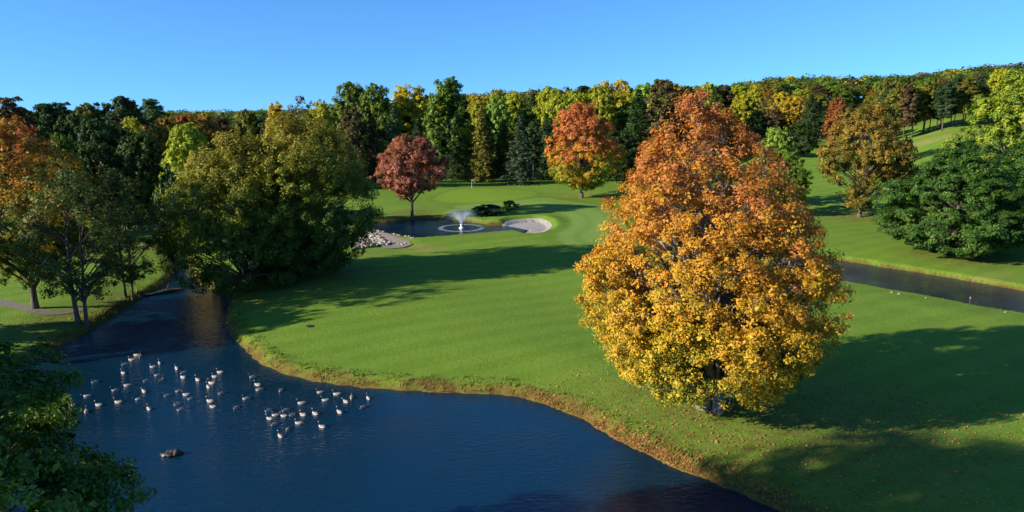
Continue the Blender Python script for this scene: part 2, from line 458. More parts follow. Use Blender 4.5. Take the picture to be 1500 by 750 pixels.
def tree_meshes(name, seed, H, Rad, prof, crown0=.12, n_bough=40, bough_r=.26, n_cl=9, n_leaf=60, cl_r=.09, leaf=.3, flat=.85, up=.45,
                trunk_r=.35, stems=((0, 0),), color=None, fill=.55, rise=.9, lean=(0, 0), aspect=.55, leafmat=None, bark=None, droop=0., twig=True,
                gaps=0., rho=(.58, .98), limb_k=1.0, skip=None, shear=None, lump=1., top_gaps=0., shell=0):
    rg = np.random.default_rng(seed)
    pu = np.array([p[0] for p in prof]); pr = np.array([p[1] for p in prof])
    z0 = crown0 * H; hc = H - z0
    ph = rg.uniform(0, 6.28, 6)
    def env(u, a):
        r = np.interp(u, pu, pr) * Rad
        return r * (1 + lump * (.09 * np.sin(2 * a + ph[0] + 3 * u) + .07 * np.sin(3 * a + ph[1] - 5 * u) + .06 * np.sin(5 * a + ph[2] + 9 * u)))
    # boughs
    us = np.linspace(0.01, .97, 400); w = np.interp(us, pu, pr) + .12; w /= w.sum()
    B = []
    cand = 0
    while len(B) < n_bough and cand < n_bough * 60:
        cand += 1
        u = rg.choice(us, p=w); a = rg.uniform(0, 2 * math.pi)
        rr = rg.uniform(*rho) if rg.random() < .85 else rg.uniform(.1, .6)
        e = env(u, a)
        rb = bough_r * Rad * rg.uniform(.7, 1.25) * (.55 + .45 * min(1, e / (Rad * .6)))
        rad = max(e * rr - rb * .55, 0)
        p = np.array([math.cos(a) * rad, math.sin(a) * rad, z0 + u * hc - rb * .25 * (u > .8)])
        if skip is not None and skip(p / np.array([Rad, Rad, H])): continue
        if any(np.linalg.norm((p - q[0]) * (1, 1, 1.25)) < (rb + q[1]) * .36 for q in B): continue
        B.append((p, rb))
    tb = Tubes()
    st = []
    top = H * .90
    for k, (sx, sy) in enumerate(stems):
        zz = np.linspace(-.4, top * (1 if k == 0 else .82), 14)
        wob = np.stack([np.sin(zz * .35 + ph[3] + k) * .02 * H * zz / H, np.cos(zz * .3 + ph[4] + k) * .02 * H * zz / H], 1)
        pts = np.column_stack([sx + wob[:, 0] + lean[0] * zz / H * H + sx * zz / H * .9, sy + wob[:, 1] + lean[1] * zz + sy * zz / H * .9, zz])
        tr = trunk_r * (1 if k == 0 else .8)
        rad = tr * np.clip(1 - zz / top, .03, 1) ** .8 + tr * .45 * np.exp(-np.clip(zz + .2, 0, 9) / (tr * 1.6))
        tb.add(pts, rad, 9); st.append((pts, rad))
    C = []; CB = []; BR = []
    for p, rb in B:
        s = st[rg.integers(len(st))]
        hd = math.hypot(p[0], p[1])
        zt = max(p[2] - rise * hd * rg.uniform(.7, 1.15) - .3, z0 * .55 + .4)
        zt = min(zt, top * .93)
        k = np.searchsorted(s[0][:, 2], zt); k = min(max(k, 1), len(s[0]) - 1)
        f = (zt - s[0][k - 1, 2]) / (s[0][k, 2] - s[0][k - 1, 2])
        a = s[0][k - 1] * (1 - f) + s[0][k] * f
        ra = (s[1][k - 1] * (1 - f) + s[1][k] * f) * .5
        m = (a + p) / 2 + np.array([0, 0, .10 * hd - droop * hd]) + rg.normal(size=3) * .04 * hd
        t = np.linspace(0, 1, 7)[:, None]
        pts = (1 - t) ** 2 * a + 2 * t * (1 - t) * m + t * t * p
        r0 = min(ra, trunk_r * .42) * limb_k
        tb.add(pts, np.linspace(r0, max(.012, r0 * .14), 7), 5)
        nc = max(3, int(n_cl * rg.uniform(.7, 1.3)))
        d = rnd_unit(rg, nc); d[:, 2] *= flat
        d += .35 * (p - np.array([0, 0, z0 + hc * .35])) / (np.linalg.norm(p - np.array([0, 0, z0 + hc * .35])) + .1)
        q = p + d * rb * (rg.random(nc) ** fill)[:, None]
        if droop: q[:, 2] -= droop * np.linalg.norm(q[:, :2], axis=1) * .4
        for c in q:
            u = (c[2] - z0) / hc
            e = env(min(max(u, 0), 1), math.atan2(c[1], c[0])) * 1.05
            hh = math.hypot(c[0], c[1])
            if hh > e: c[0] *= e / hh; c[1] *= e / hh
            c[2] = min(max(c[2], z0 * .8 + .3), H)
            if twig:
                j = rg.integers(3, 7); a2 = pts[j]
                mm = (a2 + c) / 2 + rg.normal(size=3) * .06 * rb + (0, 0, .05 * rb)
                tb.add([a2, mm, c], [max(.010, r0 * .16), max(.008, r0 * .10), .006], 4)
            C.append(c); CB.append(p); BR.append(rb)
    for _ in range(shell):
        u = rg.choice(us, p=w); a = rg.uniform(0, 2 * math.pi)
        e = env(u, a) * rg.uniform(.80, 1.03)
        c = np.array([math.cos(a) * e, math.sin(a) * e, z0 + u * hc])
        if skip is not None and skip(c / np.array([Rad, Rad, H])): continue
        C.append(c); CB.append(c - rnd_unit(rg, 1)[0] * .2 * Rad - np.array([math.cos(a), math.sin(a), .5 * (u > .5)]) * .22 * Rad); BR.append(.2 * Rad)
    C = np.array(C); CB = np.array(CB)
    nl = rg.poisson(n_leaf, len(C)).clip(4)
    if gaps: nl = np.where(rg.random(len(C)) < gaps, (nl * .35).astype(int) + 2, nl)
    if top_gaps: nl = np.where((C[:, 2] > .45 * H) & (rg.random(len(C)) < top_gaps * np.clip(1.35 - np.hypot(C[:, 0], C[:, 1]) / (.75 * Rad), 0, 1)), (nl * .12).astype(int) + 1, nl)
    idx = np.repeat(np.arange(len(C)), nl)
    M = len(idx)
    d = rnd_unit(rg, M); cr = cl_r * Rad * rg.uniform(.7, 1.35, len(C))[idx]
    off = d * (cr * rg.random(M) ** .5)[:, None]; off[:, 2] *= flat
    P = C[idx] + off
    ob = P - CB[idx]; ob /= np.linalg.norm(ob, axis=1)[:, None] + 1e-6
    oc = P - np.array([0, 0, z0 + hc * .4]); oc /= np.linalg.norm(oc, axis=1)[:, None] + 1e-6
    nn = ob * .55 + oc * .35 + d * .35 + np.array([0, 0, up]) + rg.normal(size=(M, 3)) * .42
    P[:, 2] = np.maximum(P[:, 2], .25)
    if shear:
        P[:, 0] += shear[0] * P[:, 2]; P[:, 1] += shear[1] * P[:, 2]
        for q in tb.v: q[:, 0] += shear[0] * q[:, 2]; q[:, 1] += shear[1] * q[:, 2]
    V = leaves(P, nn, leaf, rg, aspect)
    bn = rg.normal(size=len(C)); bb = {}
    bk = np.array([bb.setdefault(tuple(np.round(c, 3)), rg.normal()) for c in CB])
    ctx = dict(u=P[:, 2] / H, x=P[:, 0] / Rad, y=P[:, 1] / Rad, cn=bn[idx], bn=bk[idx], ln=rg.normal(size=M), rg=rg)
    if color is None:
        k = np.exp(.13 * ctx['cn'] + .14 * ctx['ln'] + .10 * ctx['bn'])
        cols = np.stack([k * (1 + .06 * ctx['cn']), k, k * (1 - .08 * ctx['cn'])], 1)
    else:
        cols = color(ctx)
    cols = np.repeat(np.clip(cols, 0, 1.6), 4, 0)
    F = np.arange(M * 4).reshape(-1, 4)
    me = np_mesh(name + '_leaves', V, F, [leafmat or LEAF], cols=cols)
    tm = tb.mesh(name + '_wood', bark or BARK)
    return tm, me

def palette(pal, pos, k):
    pal = np.array(pal); k = np.clip(k, pos[0], pos[-1])
    return np.stack([np.interp(k, pos, pal[:, i]) for i in range(3)], 1)

def put_tree(name, meshes, loc, label, cat='tree', group=None, rz=0, sc=(1, 1, 1), col=None):
    o = empty(name, loc, rz, sc); tag(o, label, cat, group)
    t = mobj('trunk', meshes[0], o); c = mobj('crown', meshes[1], o)
    if col is not None: c.color = (*col, 1)
    return o

ROUND = [(0, .30), (.08, .62), (.2, .88), (.38, 1), (.55, .96), (.72, .80), (.86, .55), (.95, .30), (1, .08)]
OVAL = [(0, .35), (.1, .7), (.3, 1), (.5, .97), (.7, .78), (.85, .52), (.95, .28), (1, .08)]
BIG = [(0, .52), (.05, .72), (.11, .88), (.2, .95), (.31, 1.0), (.43, .95), (.56, .85), (.68, .69), (.79, .51), (.88, .34), (.95, .19), (1, .06)]
WIDE = [(0, .70), (.1, .92), (.25, 1), (.5, .92), (.7, .74), (.86, .48), (1, .1)]

# --- the great maple in front
def col_big(c):
    k = c['u'] + .075 * c['bn'] + .085 * c['cn'] + .09 * c['ln'] + .12 * np.clip(c['x'] + c['u'] * .2, -.3, 1)
    base = palette([(.15, .20, .018), (.33, .28, .016), (.52, .35, .018), (.54, .28, .020), (.49, .205, .024), (.43, .15, .035), (.40, .135, .055)],
                   [.0, .12, .28, .50, .72, .90, 1.1], k)
    return base * np.exp(.16 * c['ln'] + .08 * c['cn'])[:, None]
mx, my = at(1052, 601, 1.0)
mz = hz(mx, my)
big = tree_meshes('big', 12, 22.3, 8.15, BIG, crown0=.085, n_bough=230, bough_r=.17, n_cl=18, n_leaf=82, cl_r=.062, leaf=.155, shell=1100, trunk_r=.42,
                  stems=((-.45, .2), (.45, -.5)), color=col_big, rise=1.25, gaps=.10, fill=.45, limb_k=1.35, shear=(-.088, 0), lump=.45, top_gaps=.75, bark=MBARK, skip=lambda q: q[2] < .16 and abs(q[0] + .04) < .15 and q[1] < .1)
put_tree('maple_tree', big, (mx - .6, my, mz), 'great orange and yellow maple with two trunks standing alone in the near grass', 'tree')

# --- near tree in the lower left corner
def col_near(c):
    k = .5 * c['bn'] + .4 * c['cn'] + .5 * c['ln']
    return palette([(.04, .095, .012), (.085, .17, .016), (.20, .29, .028), (.30, .36, .04)], [-1.2, 0, .9, 1.6], k)
nt_ = tree_meshes('near', 5, 16.2, 6.4, WIDE, crown0=.14, n_bough=85, bough_r=.26, n_cl=15, n_leaf=85, cl_r=.085, leaf=.19, trunk_r=.32,
                  color=col_near, rise=.8, flat=.7, droop=.08)
put_tree('broadleaf_tree', nt_, (-20.9, 21.3, hz(-20.9, 21.3)), 'dark green broadleaf crown with sunlit tips filling the lower left corner beside the pond')

# --- left bank trees
def col_l1(c):
    k = c['u'] + .13 * c['cn'] + .12 * c['bn'] + .08 * c['ln']
    return palette([(.07, .12, .012), (.20, .20, .014), (.40, .28, .016), (.44, .24, .02), (.40, .165, .024)], [.25, .42, .58, .78, 1.0], k) * np.exp(.14 * c['ln'])[:, None]
x, y, z = hit(52, 452)
t = tree_meshes('l1', 21, 20.2, 6.6, OVAL, crown0=.14, n_bough=90, bough_r=.20, n_cl=13, n_leaf=60, cl_r=.075, leaf=.21, shell=250, trunk_r=.32, color=col_l1, gaps=.15)
put_tree('maple_tree', t, (x, y, z), 'orange topped maple turning green below on the left bank at the picture edge')
def col_l2(c):
    k = .4 * c['cn'] + .3 * c['bn'] + .4 * c['ln'] + (c['x'] < -.2) * .3
    return palette([(.05, .09, .014), (.085, .12, .018), (.15, .16, .02), (.30, .21, .02)], [-1, 0, 1, 2.4], k)
x, y, z = hit(120, 474)
t = tree_meshes('l2', 22, 16.4, 6.6, OVAL, crown0=.20, n_bough=60, bough_r=.22, n_cl=10, n_leaf=34, cl_r=.085, leaf=.22, trunk_r=.24, stems=((-.35, 0), (.45, .1)), color=col_l2, gaps=.35, limb_k=1.2)
put_tree('broadleaf_tree', t, (x, y, z), 'thin grey green tree with a forked dark trunk on the left bank of the pond')
x, y, z = hit(188, 436)
t = tree_meshes('l3', 23, 14.6, 5.8, OVAL, crown0=.16, n_bough=50, bough_r=.24, n_cl=10, n_leaf=34, cl_r=.085, leaf=.24, trunk_r=.17, stems=((-.3, 0), (.45, .1)), color=col_l2, gaps=.3, limb_k=1.2)
put_tree('broadleaf_tree', t, (x, y, z), 'small sparse green tree with twin stems leaning over the creek mouth')

# --- olive trees at the creek
def col_w(c):
    k = c['u'] + .08 * c['cn'] + .07 * c['bn'] + .10 * c['ln']
    return palette([(.055, .095, .010), (.10, .145, .013), (.165, .19, .014), (.24, .225, .017), (.26, .21, .02)], [.15, .4, .60, .82, 1.05], k) * np.exp(.13 * c['ln'])[:, None]
kw = dict(n_cl=14, n_leaf=66, leaf=.215, color=col_w, trunk_r=.38, flat=1.0, shell=420, lump=.7)
x, y, z = hit(345, 424)
t = tree_meshes('w1', 31, 19.0, 9.1, WIDE, crown0=.03, n_bough=130, bough_r=.19, cl_r=.07, **kw)
put_tree('willow_tree', t, (x + .6, y + 2, z), 'broad olive green tree overhanging the creek, nearer and left of its twin')
x, y, z = hit(462, 402)
t = tree_meshes('w2', 32, 20.2, 8.9, [(0, .45), (.12, .75), (.3, 1), (.55, .98), (.72, .84), (.86, .62), (1, .25)], crown0=.05, n_bough=125, bough_r=.19, cl_r=.07, stems=((-.5, 0), (.6, .3)), **kw)
put_tree('willow_tree', t, (x - .8, y, z), 'broad olive gold tree beside the stone spillway, right of its twin')

# --- red tree by the fountain pool
def col_red(c):
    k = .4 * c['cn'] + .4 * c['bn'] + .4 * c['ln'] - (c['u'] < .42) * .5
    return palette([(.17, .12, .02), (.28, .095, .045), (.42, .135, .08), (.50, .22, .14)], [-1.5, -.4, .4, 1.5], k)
x, y, z = hit(604, 319)
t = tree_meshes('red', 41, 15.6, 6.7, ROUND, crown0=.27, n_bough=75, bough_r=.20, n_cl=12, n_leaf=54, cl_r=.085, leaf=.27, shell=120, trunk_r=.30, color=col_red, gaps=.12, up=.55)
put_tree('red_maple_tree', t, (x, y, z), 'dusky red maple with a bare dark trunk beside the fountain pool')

# --- orange maple beyond the green
def col_or(c):
    k = c['u'] + .08 * c['cn'] + .09 * c['bn'] + .06 * c['ln'] - .12 * (c['x'] > .2) * (c['u'] < .5)
    b = palette([(.15, .22, .015), (.40, .33, .015), (.58, .27, .015), (.54, .18, .035), (.46, .145, .055), (.50, .17, .035)], [.18, .30, .42, .56, .75, 1.0], k)
    return b * np.exp(.13 * c['ln'])[:, None]
x, y, z = hit(852, 290)
D = math.hypot(x, y)
t = tree_meshes('or', 42, 22.0, 9.4, [(0, .25), (.06, .6), (.15, .92), (.28, 1), (.45, .93), (.6, .82), (.75, .66), (.88, .42), (.96, .22), (1, .06)], crown0=.12, n_bough=80, bough_r=.21, n_cl=12, n_leaf=56, cl_r=.085, leaf=.34, shell=160, trunk_r=.42, color=col_or)
put_tree('maple_tree', t, (x, y, z), 'orange and red maple with green lower right branches beyond the putting green')

# --- golden brown tree on the right
def col_gold(c):
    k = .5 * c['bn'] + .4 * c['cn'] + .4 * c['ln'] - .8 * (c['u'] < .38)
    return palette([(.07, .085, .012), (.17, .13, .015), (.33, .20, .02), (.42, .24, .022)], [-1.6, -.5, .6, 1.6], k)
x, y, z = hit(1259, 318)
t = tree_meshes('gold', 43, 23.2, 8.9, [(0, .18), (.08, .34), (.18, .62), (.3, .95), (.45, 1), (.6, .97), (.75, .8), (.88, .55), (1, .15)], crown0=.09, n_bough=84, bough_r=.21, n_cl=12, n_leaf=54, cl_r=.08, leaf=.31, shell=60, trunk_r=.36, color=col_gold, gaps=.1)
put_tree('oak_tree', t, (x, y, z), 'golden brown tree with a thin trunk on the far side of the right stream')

# --- spreading dark green tree and the lime green one behind
def col_gr(c):
    k = .4 * c['bn'] + .4 * c['cn'] + .5 * c['ln']
    return palette([(.022, .062, .008), (.042, .102, .010), (.080, .155, .015), (.13, .21, .022)], [-1.2, 0, 1, 1.9], k)
x, y, z = hit(1408, 378)
t = tree_meshes('g1', 44, 15.9, 10.3, [(0, .55), (.08, .85), (.2, 1), (.4, .93), (.6, .78), (.8, .52), (.93, .3), (1, .1)], crown0=.08, n_bough=130, bough_r=.20, n_cl=14, n_leaf=62, cl_r=.07, leaf=.27, trunk_r=.40, color=col_gr, flat=.55, up=.6, shell=320, droop=.10, rise=.6)
put_tree('beech_tree', t, (x + .4, y + 3, z), 'low spreading dark green tree casting shade by the right stream')
x, y, z = hit(1512, 362)
put_tree('beech_tree', t, (x + 2, y + 6, z), 'dark green spreading tree cut by the right picture edge', rz=2.2, sc=(.9, .9, 1.02))
def col_lime(c):
    k = .4 * c['bn'] + .4 * c['cn'] + .5 * c['ln'] - 1.2 * (c['x'] < -.6) * 0
    b = palette([(.10, .17, .014), (.19, .27, .018), (.30, .35, .025), (.42, .40, .03)], [-1.2, 0, 1, 1.9], k)
    return b
t = tree_meshes('lime', 45, 27.5, 11.5, OVAL, crown0=.18, n_bough=80, bough_r=.20, n_cl=12, n_leaf=50, cl_r=.07, leaf=.42, trunk_r=.42, color=col_lime)
X, Z, tt = from_y(1462, 300, 150); put_tree('lime_tree', t, (X, 150, hz(X, 150)), 'tall bright yellow green tree behind the dark spreading tree')
def col_dk(c):
    k = .4 * c['bn'] + .4 * c['cn'] + .5 * c['ln']
    return palette([(.018, .05, .010), (.03, .085, .014), (.06, .12, .02)], [-1.2, 0.2, 1.9], k)
t = tree_meshes('dk', 46, 15.5, 6.2, WIDE, crown0=.1, n_bough=40, bough_r=.25, n_cl=10, n_leaf=45, cl_r=.08, leaf=.36, trunk_r=.3, color=col_dk, flat=.5, up=.7)
X, Z, tt = from_y(1408, 300, 140); put_tree('beech_tree', t, (X, 140, hz(X, 140)), 'dark green tree in front of the pines, left of the bright yellow green crown')

# --- prototypes for the woodland (neutral leaves tinted by the object colour)
PROTO = {}
DOME = [(0, .35), (.1, .68), (.25, .92), (.45, 1), (.65, .93), (.8, .78), (.9, .62), (1, .40)]
DOME2 = [(0, .35), (.1, .7), (.3, 1), (.5, .97), (.7, .80), (.85, .62), (1, .35)]
for i, s in enumerate((101, 102, 103)):
    PROTO['oak%d' % i] = (tree_meshes('oak', s, 20, 7.2, [DOME, DOME2, DOME][i], crown0=.12, n_bough=75, bough_r=.21, shell=170, lump=.7, n_cl=8, n_leaf=36, cl_r=.09, leaf=.50, trunk_r=.32, twig=False), 20, 7.2)
for i, s in enumerate((111, 112)):
    PROTO['tall%d' % i] = (tree_meshes('tall', s, 20, 4.9, DOME2, crown0=.10, n_bough=70, bough_r=.26, shell=170, lump=.8, n_cl=8, n_leaf=32, cl_r=.13, leaf=.46, trunk_r=.28, twig=False), 20, 4.6)
PINEP = [(0, .35), (.2, .75), (.4, .95), (.6, 1), (.78, .85), (.92, .6), (1, .35)]
for i, s in enumerate((121, 122)):
    PROTO['pine%d' % i] = (tree_meshes('pine', s, 20, 4.5, PINEP, crown0=.26, n_bough=110, bough_r=.22, n_cl=8, n_leaf=28, cl_r=.11, leaf=.52, flat=.5, up=.5, trunk_r=.26, twig=False, aspect=.25, leafmat=NEEDLE, bark=PBARK, rise=.15), 20, 4.3)
PROTO['bare0'] = (tree_meshes('bare', 131, 20, 6, OVAL, crown0=.2, n_bough=40, bough_r=.25, n_cl=10, n_leaf=7, cl_r=.09, leaf=.5, trunk_r=.3), 20, 6)
for i, s in enumerate((141, 142)):
    PROTO['bush%d' % i] = (tree_meshes('bush', s, 5, 3.2, WIDE, crown0=.02, n_bough=26, bough_r=.30, n_cl=8, n_leaf=26, cl_r=.13, leaf=.42, trunk_r=.08, twig=False), 5, 3.2)

def spruce_meshes(seed, H=20, Rad=4.2, dens=1.0):
    rg = np.random.default_rng(seed)
    tb = Tubes(); zz = np.linspace(-.3, H, 10)
    tb.add(np.column_stack([zz * 0, zz * 0, zz]), .26 * np.clip(1 - zz / H, .04, 1), 7)
    P = []; Nn = []; S = []; cn = []
    z = H * .05
    while z < H * .985:
        u = z / H
        Lb = Rad * (1 - u) ** .82 * (1 if u > .1 else .85)
        nb = rg.integers(5, 8)
        a0 = rg.uniform(0, 6.28)
        for k in range(nb):
            a = a0 + k * 6.283 / nb + rg.normal() * .2
            L = Lb * rg.uniform(.55, 1.25) * (1 + .16 * math.sin(2.3 * z + 2 * a)) + .15
            t = np.linspace(0, 1, 6)
            d = np.array([math.cos(a), math.sin(a)])
            zc = z + L * (.10 * t - .42 * t ** 2 + .16 * t ** 3) * (1.1 - u * 1.4)
            pts = np.column_stack([d[0] * L * t, d[1] * L * t, zc])
            tb.add(pts, np.linspace(.05, .012, 6), 4)
            m = int((10 + 40 * L / Rad) * dens)
            tt = rg.random(m) ** .7
            side = rg.normal(size=m) * .24 * L * (1 - tt * .6) * (.35 + tt)
            c = np.column_stack([d[0] * L * tt - d[1] * side, d[1] * L * tt + d[0] * side, np.interp(tt, t, zc) - np.abs(side) * .3 - rg.random(m) * .16 * L * .8])
            P.append(c); b = rg.normal(); cn.append(np.full(m, b))
            Nn.append(np.column_stack([np.full(m, d[0] * .45), np.full(m, d[1] * .45), np.ones(m)]) + rg.normal(size=(m, 3)) * .45)
        z += H * .026 * (1.15 - .5 * u)
    P = np.concatenate(P); Nn = np.concatenate(Nn); cn = np.concatenate(cn)
    V = leaves(P, Nn, .55, rg, .38, .3)
    k = np.exp(.16 * cn + .15 * rg.normal(size=len(P)))
    cols = np.repeat(np.stack([k, k, k], 1), 4, 0)
    return tb.mesh('spruce_wood', PBARK), np_mesh('spruce_needles', V, np.arange(len(V)).reshape(-1, 4), [NEEDLE], cols=cols)
for i, s in enumerate((151, 152, 153)):
    PROTO['spruce%d' % i] = (spruce_meshes(s, 20, 4.2, 1.0), 20, 4.2)

NAMES = dict(oak='broadleaf_tree', tall='broadleaf_tree', pine='pine_tree', bare='bare_tree', bush='shrub', spruce='spruce_tree')
RS = random.Random(77)
def wood(kind, px, Y, top, wpx, col, label, group=None):
    key = kind + str(RS.randrange({'oak': 3, 'tall': 2, 'pine': 2, 'bare': 1, 'bush': 2, 'spruce': 3}[kind]))
    ms, PH, PR = PROTO[key]
    X, Z, t = from_y(px, top, Y)
    for _ in range(2):
        g = hz(X, Y); 
    H = max(Z - g, 2.0)
    Rr = wpx / 2000 * t * (1.08 if kind in ('oak', 'tall') else 1)
    j = lambda c: tuple(max(.004, v * RS.uniform(.9, 1.1)) for v in c)
    return put_tree(NAMES[kind], ms, (X, Y, g - .05), label, 'shrub' if kind == 'bush' else 'tree', group, RS.uniform(0, 6.28), (Rr / PR, Rr / PR, H / PH), j(col))

C = dict(dk=(.036, .072, .012), gr=(.105, .172, .014), yg=(.32, .33, .018), ye=(.44, .33, .02), go=(.30, .185, .02), ol=(.155, .155, .016), br=(.14, .08, .028),
         ru=(.30, .11, .03), pi=(.040, .078, .020), bs=(.065, .092, .045), gg=(.07, .13, .035), lg=(.20, .30, .04), pb=(.10, .075, .025), gy=(.14, .10, .07))
# hand placed trees that can be told apart: kind, px, distance, top, width, colour, label
HAND = [
 ('pine', 6, 120, 138, 78, 'br', 'tall rusty brown conifer at the far left picture edge'),
 ('oak', 10, 105, 225, 70, 'dk', 'dark green tree at the left edge under the rusty conifer'),
 ('oak', 38, 112, 186, 45, 'ru', 'small rust coloured tree between the rusty conifer and the orange topped maple'),
 ('pine', 62, 150, 150, 66, 'pi', 'dark pine with a flat top, left end of the pine skyline'),
 ('pine', 86, 155, 147, 52, 'pi', 'dark pine with feathery twin tips left of the small distant pine'),
 ('pine', 126, 165, 149, 46, 'ol', 'yellowish pine in the middle of the left skyline'),
 ('pine', 148, 168, 148, 42, 'pi', 'narrow dark pine left of the big round topped pine'),
 ('pine', 176, 160, 139, 62, 'pi', 'big round topped dark pine, tallest on the left skyline'),
 ('pine', 197, 165, 155, 40, 'dk', 'low dark pine tucked against the right of the big round topped pine'),
 ('pine', 220, 185, 143, 48, 'gg', 'lone blue green pine with a knobbed top at the right end of the pine skyline'),
 ('oak', 104, 128, 168, 66, 'dk', 'dark green broadleaf with yellow tips in front of the left pines'),
 ('oak', 88, 112, 196, 52, 'gr', 'green tree right behind the orange topped maple'),
 ('oak', 140, 120, 172, 70, 'dk', 'big shaded dark tree below the yellowish pine'),
 ('oak', 172, 124, 184, 66, 'dk', 'shaded dark tree left of the dark dome shaped tree'),
 ('oak', 203, 118, 196, 72, 'dk', 'dark dome shaped tree in shade left of the yellow green weeping tree'),
 ('oak', 190, 150, 174, 46, 'yg', 'small yellow green crown lit above the dark trees on the left'),
 ('oak', 212, 155, 184, 50, 'go', 'golden crown between the left pines and the yellow green weeping tree'),
 ('oak', 242, 170, 172, 40, 'go', 'orange gold crown just above the yellow green weeping tree'),
 ('oak', 270, 115, 182, 78, 'yg', 'yellow green weeping tree left of the broad olive trees'),
 ('bush', 246, 102, 250, 60, 'dk', 'dark bush beneath the yellow green weeping tree'),
 ('oak', 268, 175, 168, 52, 'ru', 'rusty orange crown above the left shoulder of the olive trees'),
 ('oak', 300, 180, 168, 50, 'go', 'dull gold crown right of the rusty orange crown'),
 ('tall', 405, 190, 150, 40, 'ye', 'small yellow crown peeping over the olive trees'),
 ('bare', 440, 200, 139, 66, 'gy', 'leafless grey tree rising behind the olive trees'),
 ('tall', 468, 195, 147, 42, 'yg', 'yellow green crown right of the leafless grey tree'),
 ('oak', 512, 215, 121, 66, 'gr', 'tall dark green tree with a ragged flat top left of the bright yellow tree'),
 ('oak', 550, 212, 124, 66, 'gr', 'tall green tree joined to the ragged flat topped one'),
 ('tall', 515, 175, 158, 44, 'pb', 'brown thinning tree with a pale trunk right of the olive trees'),
 ('spruce', 577, 180, 152, 56, 'gg', 'grey green spruce with drooping boughs behind the red maple'),
 ('spruce', 545, 178, 172, 50, 'pb', 'brownish spruce at the right side of the olive trees'),
 ('oak', 600, 222, 127, 74, 'ye', 'bright yellow tree on the skyline above the red maple'),
 ('spruce', 612, 190, 170, 48, 'pi', 'dark spruce right above the red maple crown'),
 ('tall', 655, 205, 114, 62, 'gr', 'tallest green tree rising in stacked clumps right of the bright yellow tree'),
 ('spruce', 705, 195, 155, 50, 'ol', 'olive spruce with thin foliage left of the pale spruce'),
 ('spruce', 762, 188, 168, 56, 'bs', 'pale blue green spruce standing forward at the edge behind the putting green'),
 ('spruce', 800, 200, 165, 46, 'pi', 'dark spruce just left of the orange maple beyond the green'),
 ('spruce', 668, 200, 165, 44, 'dk', 'very dark spruce under the tallest green tree'),
 ('oak', 905, 190, 190, 60, 'dk', 'dark tree filling the space right of the orange maple beyond the green'),
 ('spruce', 936, 195, 130, 74, 'dk', 'wide dark conifer left of the great maple'),
 ('pine', 972, 205, 114, 70, 'pb', 'brown topped pine on the skyline left of the great maple top'),
 ('pine', 1008, 205, 128, 60, 'dk', 'dark pine directly behind the great maple top'),
 ('oak', 1090, 265, 138, 52, 'yg', 'round yellow green tree on the hill right of the great maple top'),
 ('bare', 1130, 262, 136, 40, 'br', 'pinkish brown nearly leafless tree on the hill'),
 ('oak', 1165, 268, 142, 44, 'ye', 'golden yellow crown on the hill right of the pinkish brown tree'),
 ('spruce', 1190, 240, 136, 46, 'pi', 'dark spruce on the hill above the golden brown tree'),
 ('oak', 1140, 150, 188, 60, 'lg', 'light green tree half hidden behind the right side of the great maple'),
 ('oak', 1152, 138, 224, 66, 'gr', 'green tree with low boughs between the great maple and the golden brown tree'),
 ('oak', 1176, 215, 180, 46, 'dk', 'dark round tree beside the small far grass patch'),
 ('tall', 1228, 235, 142, 30, 'ru', 'rust brown crown just above the golden brown tree'),
 ('oak', 1292, 190, 170, 30, 'dk', 'dark tree right behind the golden brown tree'),
 ('bush', 1332, 135, 205, 46, 'dk', 'dark leafy outgrowth of low branches right of the golden brown tree'),
 ('bush', 716, 131, 313, 54, 'dk', 'dark overhanging shrub on the pool bank between the fountain and the sand bunker'),
 ('bush', 748, 137, 315, 30, 'gr', 'sunlit green shrub above the left lip of the sand bunker'),
 ('bush', 493, 110, 350, 26, 'go', 'small orange bush at the foot of the pale stones'),
]
for k_, px, Y, top, w_, c_, lab in HAND:
    wood(k_, px, Y, top, w_, C[c_], lab)

# --- woodland rows behind
SKX = [-80, 0, 200, 330, 480, 560, 650, 750, 850, 1000, 1150, 1300, 1400, 1500, 1600]
SKY = [166, 166, 158, 152, 150, 142, 135, 127, 117, 115, 119, 118, 108, 97, 92]
def sky_top(px): return float(np.interp(px, SKX, SKY))
LMK = [(20, 'the rusty conifer at the left edge'), (176, 'the big round topped pine'), (270, 'the yellow green weeping tree'), (440, 'the leafless grey tree'), (600, 'the bright yellow tree'), (762, 'the pale blue green spruce'),
       (852, 'the orange maple beyond the green'), (1040, 'the great maple top'), (1165, 'the golden yellow hill crown'), (1258, 'the golden brown tree'), (1380, 'the tall pines by the right fairway'), (1480, 'the bright yellow green crown')]
CN = dict(dk='dark green', gr='mid green', yg='yellow green', ye='yellow', go='golden', ol='olive', br='brown', ru='rust coloured', pi='dark blue green', pb='brownish', gg='grey green', gy='greyish', lg='light green')
KN = dict(oak='round crowned tree', tall='narrow crowned tree', spruce='spruce', pine='pine', bare='thin leafless tree')
SP_ = []
def row(rowname, x0, x1, step, Y, topf, width, kinds, cols, jit=8):
    px = x0
    while px < x1:
        p = px + RS.uniform(-.3, .3) * step
        k_ = RS.choice(kinds); c_ = RS.choice(cols[k_] if isinstance(cols, dict) else cols)
        SP_.append((rowname, p, Y + RS.uniform(-.03, .03) * Y, topf(p) + RS.uniform(-jit, jit), width * RS.uniform(.8, 1.25), k_, c_))
        px += step
cm = dict(oak=['yg', 'yg', 'yg', 'yg', 'yg', 'ol', 'ye', 'lg'], tall=['gr', 'yg', 'yg', 'yg', 'gr'], spruce=['dk', 'pi', 'pi', 'ol'], pine=['pi', 'dk', 'ol', 'pb'], bare=['gy'])
